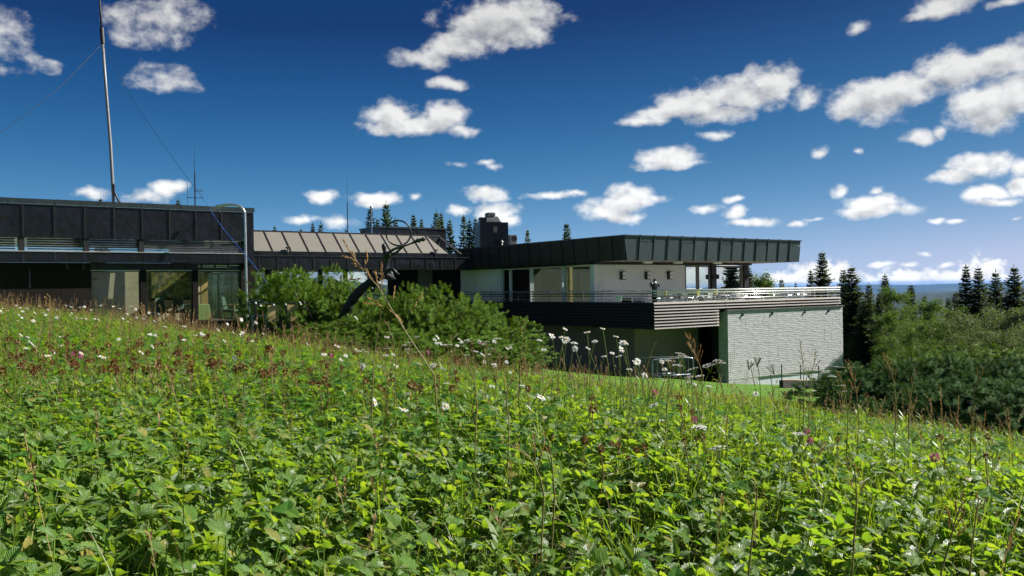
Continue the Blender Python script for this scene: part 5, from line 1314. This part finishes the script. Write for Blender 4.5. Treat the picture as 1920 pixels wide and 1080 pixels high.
def yarrow(u, v, H, label, group, size=1.0):
    h, g = solve(u, v, H); b = stalk_base(h); e = empty('yarrow', tuple(b), 0, label, 'flower', group); put_stem(e, b, h-np.array([0,0,.05*size]), None, 1.1)
    k = _r.randrange(4); r = (_r.gauss(0,.18), _r.gauss(0,.18), _r.random()*6)
    link('umbel', YAR[k][0], e, tuple(h-b), r, size*_r.uniform(.85,1.15)); link('stalk_branches', YAR[k][1], e, tuple(h-b), r, size)['kind'] = 'stuff'
sow(yarrow, 22, (660, 960, 630, 668), (.32,.42), 'small off-white yarrow umbel', 'yarrow before the mountain pines', .7)
for (u, v, lb) in [(1275,662,'yarrow umbel highest of those before the dark passage'),(1283,667,'yarrow umbel just right of the highest one'),(1256,675,'small yarrow umbel left of the grass panicle'),(1270,684,'small yarrow umbel behind the barriers'),(1345,676,'yarrow umbel right before the wall end'),(1328,684,'yarrow umbel in the dark passage'),(1297,691,'yarrow umbel left in the dark passage'),(1350,680,'small yarrow umbel touching the white wall end'),(1294,706,'yarrow umbel low before the barriers, left'),(1312,704,'yarrow umbel low before the barriers, right'),(1290,716,'broadest yarrow umbel above the lawn, left part'),(1302,720,'broadest yarrow umbel above the lawn, right part'),(1330,724,'yarrow umbel above the lawn edge'),(1421,668,'tall yarrow against the white wall, left one'),(1408,675,'small side umbel of the tall yarrow against the wall'),(1444,686,'tall yarrow against the white wall, middle one'),(1513,688,'tall yarrow against the white wall, right one'),(1547,696,'yarrow at the lower right wall end'),(1560,705,'yarrow beside the one at the wall end'),(1578,722,'yarrow right of the white wall foot'),(1583,733,'lower yarrow right of the white wall foot'),(1525,732,'yarrow before the retaining wall'),(1712,752,'round yarrow umbel before the dark thicket'),(1865,778,'flat yarrow umbel at the right edge'),(1880,790,'small yarrow under the flat one at the right edge'),(1500,812,'pale yarrow low in the right meadow'),(1345,838,'pale yarrow umbel low left of the magenta clovers'),(1310,800,'pale yarrow beside the pink clover')]:
    yarrow(u, v, .36 if v < 740 else .32, lb, 'tall yarrow on the right', .85)
def panicle(pts, d, label, nsp, size=1.0, group=None, seed=0):
    """ripe grass stalk: pts are (u, v) from the tip down; spikelets sit on short side branches near the tip"""
    rg = random.Random(seed); line = curve_pts([at(u, v, d) for u, v in pts], 8)
    low = line[-1]; b = Vector((low.x+.02, low.y+.03, 0)); b.z = gz(b.x, b.y)
    e = empty('grass_stalk', tuple(b), 0, label, 'grass', group)
    full = [p-b for p in line]+[Vector((low.x-b.x-.01, low.y-b.y, (low.z-b.z)*.5)), Vector((0,0,-.02))]
    MB().tube(full, [.0013+.0012*i/len(full) for i in range(len(full))], 5).build('stem', M['dry_stem'], e, True)
    sp = MB(); n = len(line)
    for k in range(nsp):
        f = (k+.5)/nsp; i = int(f*(n*.70)); p = full[i]; t = (full[max(i-1,0)]-full[min(i+1,n-1)]).normalized()
        side = Vector((1,0,.15)) if k % 2 else Vector((-1,0,.25))
        bl = size*(.010+.085*f**1.5*rg.random()); dr = (t*1.0+side*rg.uniform(.25,.8)+Vector((0,rg.uniform(-.5,.5),0))).normalized()
        q = p+dr*bl; sp.tube([p, q], .0007, 3, cap=False)
        for j in range(1+int(f+rg.random())):
            s0 = p+dr*bl*(1-.35*j) ; L = size*rg.uniform(.014,.024); dd = (dr+t*.4+Vector((rg.gauss(0,.15),rg.gauss(0,.15),0))).normalized()
            sp.tube([s0, s0+dd*L*.25, s0+dd*L*.6, s0+dd*L], [.0006,.0019*size,.0016*size,.0004], 5, cap=False)
    sp.build('spikelets', M['seed'], e, True)['kind'] = 'stuff'
M['dry_stem'] = leaf_mat('dry_stem', [(.22,.20,.06),(.30,.24,.09)], [(.3,.26,.06),(.3,.26,.08)], .2, .5, .4)
def hero_stalk():
    """the big ripe stalk near the camera: side branches carrying rows of pale spikelets"""
    d = 3.7; k_ = d/2.3; A = lambda u, v, o=0: Vector(at(u, v, d))+Vector((0, o, 0)); rg = random.Random(8)
    line = curve_pts([A(642,450), A(662,480), A(685,512), A(709,538), A(733,578), A(772,640), A(815,705)], 8)
    low = line[-1]; b = Vector((low.x+.03, low.y+.02, 0)); b.z = gz(b.x, b.y)
    e = empty('grass_stalk', tuple(b), 0, 'large ripe grass stalk bending left across the pine clump', 'grass', 'ripe grass stalks')
    full = [p-b for p in line]+[Vector((low.x-b.x+.01, low.y-b.y, (low.z-b.z)*.5)), Vector((0,0,-.02))]
    MB().tube(full, [.0016+.0018*i/len(full) for i in range(len(full))], 6).build('stem', M['dry_stem'], e, True)
    arms = [((676,496),(660,485),(639,482)),((684,508),(672,500),(661,494)),((682,503),(688,488),(686,470)),((715,546),(716,520),(715,493)),((711,541),(706,525),(702,508)),
            ((695,524),(690,514),(689,505)),((733,578),(708,572),(682,569)),((728,570),(708,566),(690,559)),((738,566),(738,552),(739,537)),((688,522),(668,524),(649,525)),
            ((650,462),(646,455),(642,450)),((660,478),(655,468),(650,460)),((668,488),(664,478),(660,472)),((772,584),(782,566),(792,551)),((748,602),(742,592),(730,583)),((756,612),(751,602),(745,596)),((700,530),(697,522),(694,514))]
    for k, arm in enumerate(arms):
        o = rg.uniform(-.03, .03); c = curve_pts([A(*arm[0])-b, A(*arm[1], o*.5)-b, A(*arm[2], o)-b], 6)
        sp = MB().tube(c, .0006, 4, cap=False)
        L = (c[-1]-c[0]).length; n = max(3, int(L/.0065/k_)); T = (c[-1]-c[0]).normalized()
        for i in range(n):
            f = .30+.70*i/n; p = c[min(len(c)-1, int(f*(len(c)-1)))]
            dd = (T+Vector((rg.gauss(0,.25), rg.gauss(0,.25), rg.gauss(0,.25)))).normalized(); ll = k_*rg.uniform(.010,.016); q = p+Vector((rg.gauss(0,.0012), rg.gauss(0,.0012), rg.gauss(0,.0012)))
            sp.tube([q, q+dd*ll*.3, q+dd*ll*.65, q+dd*ll], [.0004,.0016*k_,.0013*k_,.0002], 5, cap=False)
        sp.build('spikelet_branch', M['seed'], e, True)['kind'] = 'stuff'
hero_stalk()
for i, (pts, d, n, sz, lb) in enumerate([
    ([(1291,631),(1300,655),(1310,680),(1318,706)], 4.6, 18, 1.2, 'ripe grass panicle standing in the dark passage'),
    ([(1262,672),(1258,690),(1254,720),(1250,770)], 3.6, 8, .9, 'thin dry stalk leaning left of the grass panicle'),
    ([(716,584),(712,600),(706,640),(700,680)], 3.6, 2, .7, 'thin bare brown stalk below the big bent grass'),
    ([(724,604),(730,618),(738,640),(742,672)], 3.8, 3, .7, 'short nodding stalk right of the bare brown one'),
    ([(1590,682),(1600,710),(1606,740),(1610,780)], 3.8, 14, 1.0, 'ripe grass panicle right of the white wall'),
    ([(1572,700),(1578,716),(1584,740),(1590,775)], 3.9, 8, .8, 'shorter panicle left of the one by the white wall'),
    ([(1500,640),(1503,665),(1506,690),(1508,740)], 4.2, 9, .8, 'airy pale panicle before the white wall, taller one'),
    ([(1530,655),(1527,680),(1522,700),(1518,745)], 4.2, 8, .8, 'airy pale panicle before the white wall, shorter one'),
    ([(870,664),(880,690),(890,720),(894,760)], 3.0, 4, .8, 'brown bent stalk left of centre in the meadow'),
    ([(966,690),(960,710),(950,740),(955,800)], 3.0, 5, .9, 'straw-coloured twisted stalk near the middle'),
    ([(1025,820),(1032,850),(1036,880),(1040,930)], 2.3, 5, .9, 'dry stalk low in the middle of the leaves'),
    ([(945,830),(985,850),(1010,890),(1020,930)], 2.2, 4, 1.0, 'arched grey stalk low in the middle'),
    ([(1420,905),(1418,940),(1412,990),(1405,1060)], 1.9, 3, .9, 'tall bare stalk at lower right, left one'),
    ([(1805,940),(1790,980),(1780,1020),(1765,1070)], 1.9, 8, 1.0, 'brown plume stalk at lower right'),
    ([(1835,935),(1828,980),(1822,1030),(1818,1080)], 1.9, 6, .9, 'brown thin plume stalk beside the lower right one'),
    ([(1600,870),(1604,900),(1606,940),(1602,1000)], 2.1, 6, .9, 'brown seed stalk in the right foreground leaves'),
    ([(92,555),(94,568),(95,585),(96,615)], 7.0, 6, 1.2, 'pair of pale seed stalks on the left crest, right one'),
    ([(86,560),(88,572),(90,590),(92,615)], 7.0, 6, 1.2, 'pair of pale seed stalks on the left crest, left one'),
    ([(255,572),(258,585),(260,600),(262,625)], 6.0, 5, 1.0, 'seed stalk before the left window'),
    ([(267,571),(270,585),(273,600),(275,628)], 6.0, 5, 1.0, 'yellow seed stalk before the first window post'),
    ([(1715,690),(1712,715),(1708,740),(1705,775)], 4.0, 4, .8, 'thin stalk against the dark thicket, left one'),
    ([(1845,690),(1836,705),(1828,730),(1822,770)], 3.6, 4, .8, 'curved stalk against the dark thicket, right one'),
    ([(1660,668),(1668,690),(1676,720),(1680,765)], 3.9, 12, .9, 'reddish grass panicle before the thicket'),
    ([(985,600),(982,620),(978,650),(975,690)], 4.5, 4, .7, 'thin stalk left of the tall daisy group'),
    ([(1231,640),(1222,660),(1214,685),(1206,715)], 4.4, 2, .8, 'thin curved stalk with one rusty seed above the barriers')]):
    panicle(pts, d, lb, n, sz, 'ripe grass stalks', i+2)

# ------------------------------------------------------------------ air
def build_haze():
    o = MB().box(-20000, 20000, -20000, 20000, -420, 19).build('haze', None)
    o.data.materials.clear()
    def fn(t, out):
        v = t.node('ShaderNodeVolumePrincipled'); v.inputs['Color'].default_value = (.14, .43, 1, 1); v.inputs['Density'].default_value = HAZE; v.inputs['Anisotropy'].default_value = .2
        t.put(out.inputs['Volume'], v)
    m = mat('haze', fn); o.data.materials.append(m); tag(o, kind='stuff')
HAZE = 2.9e-5
build_haze()
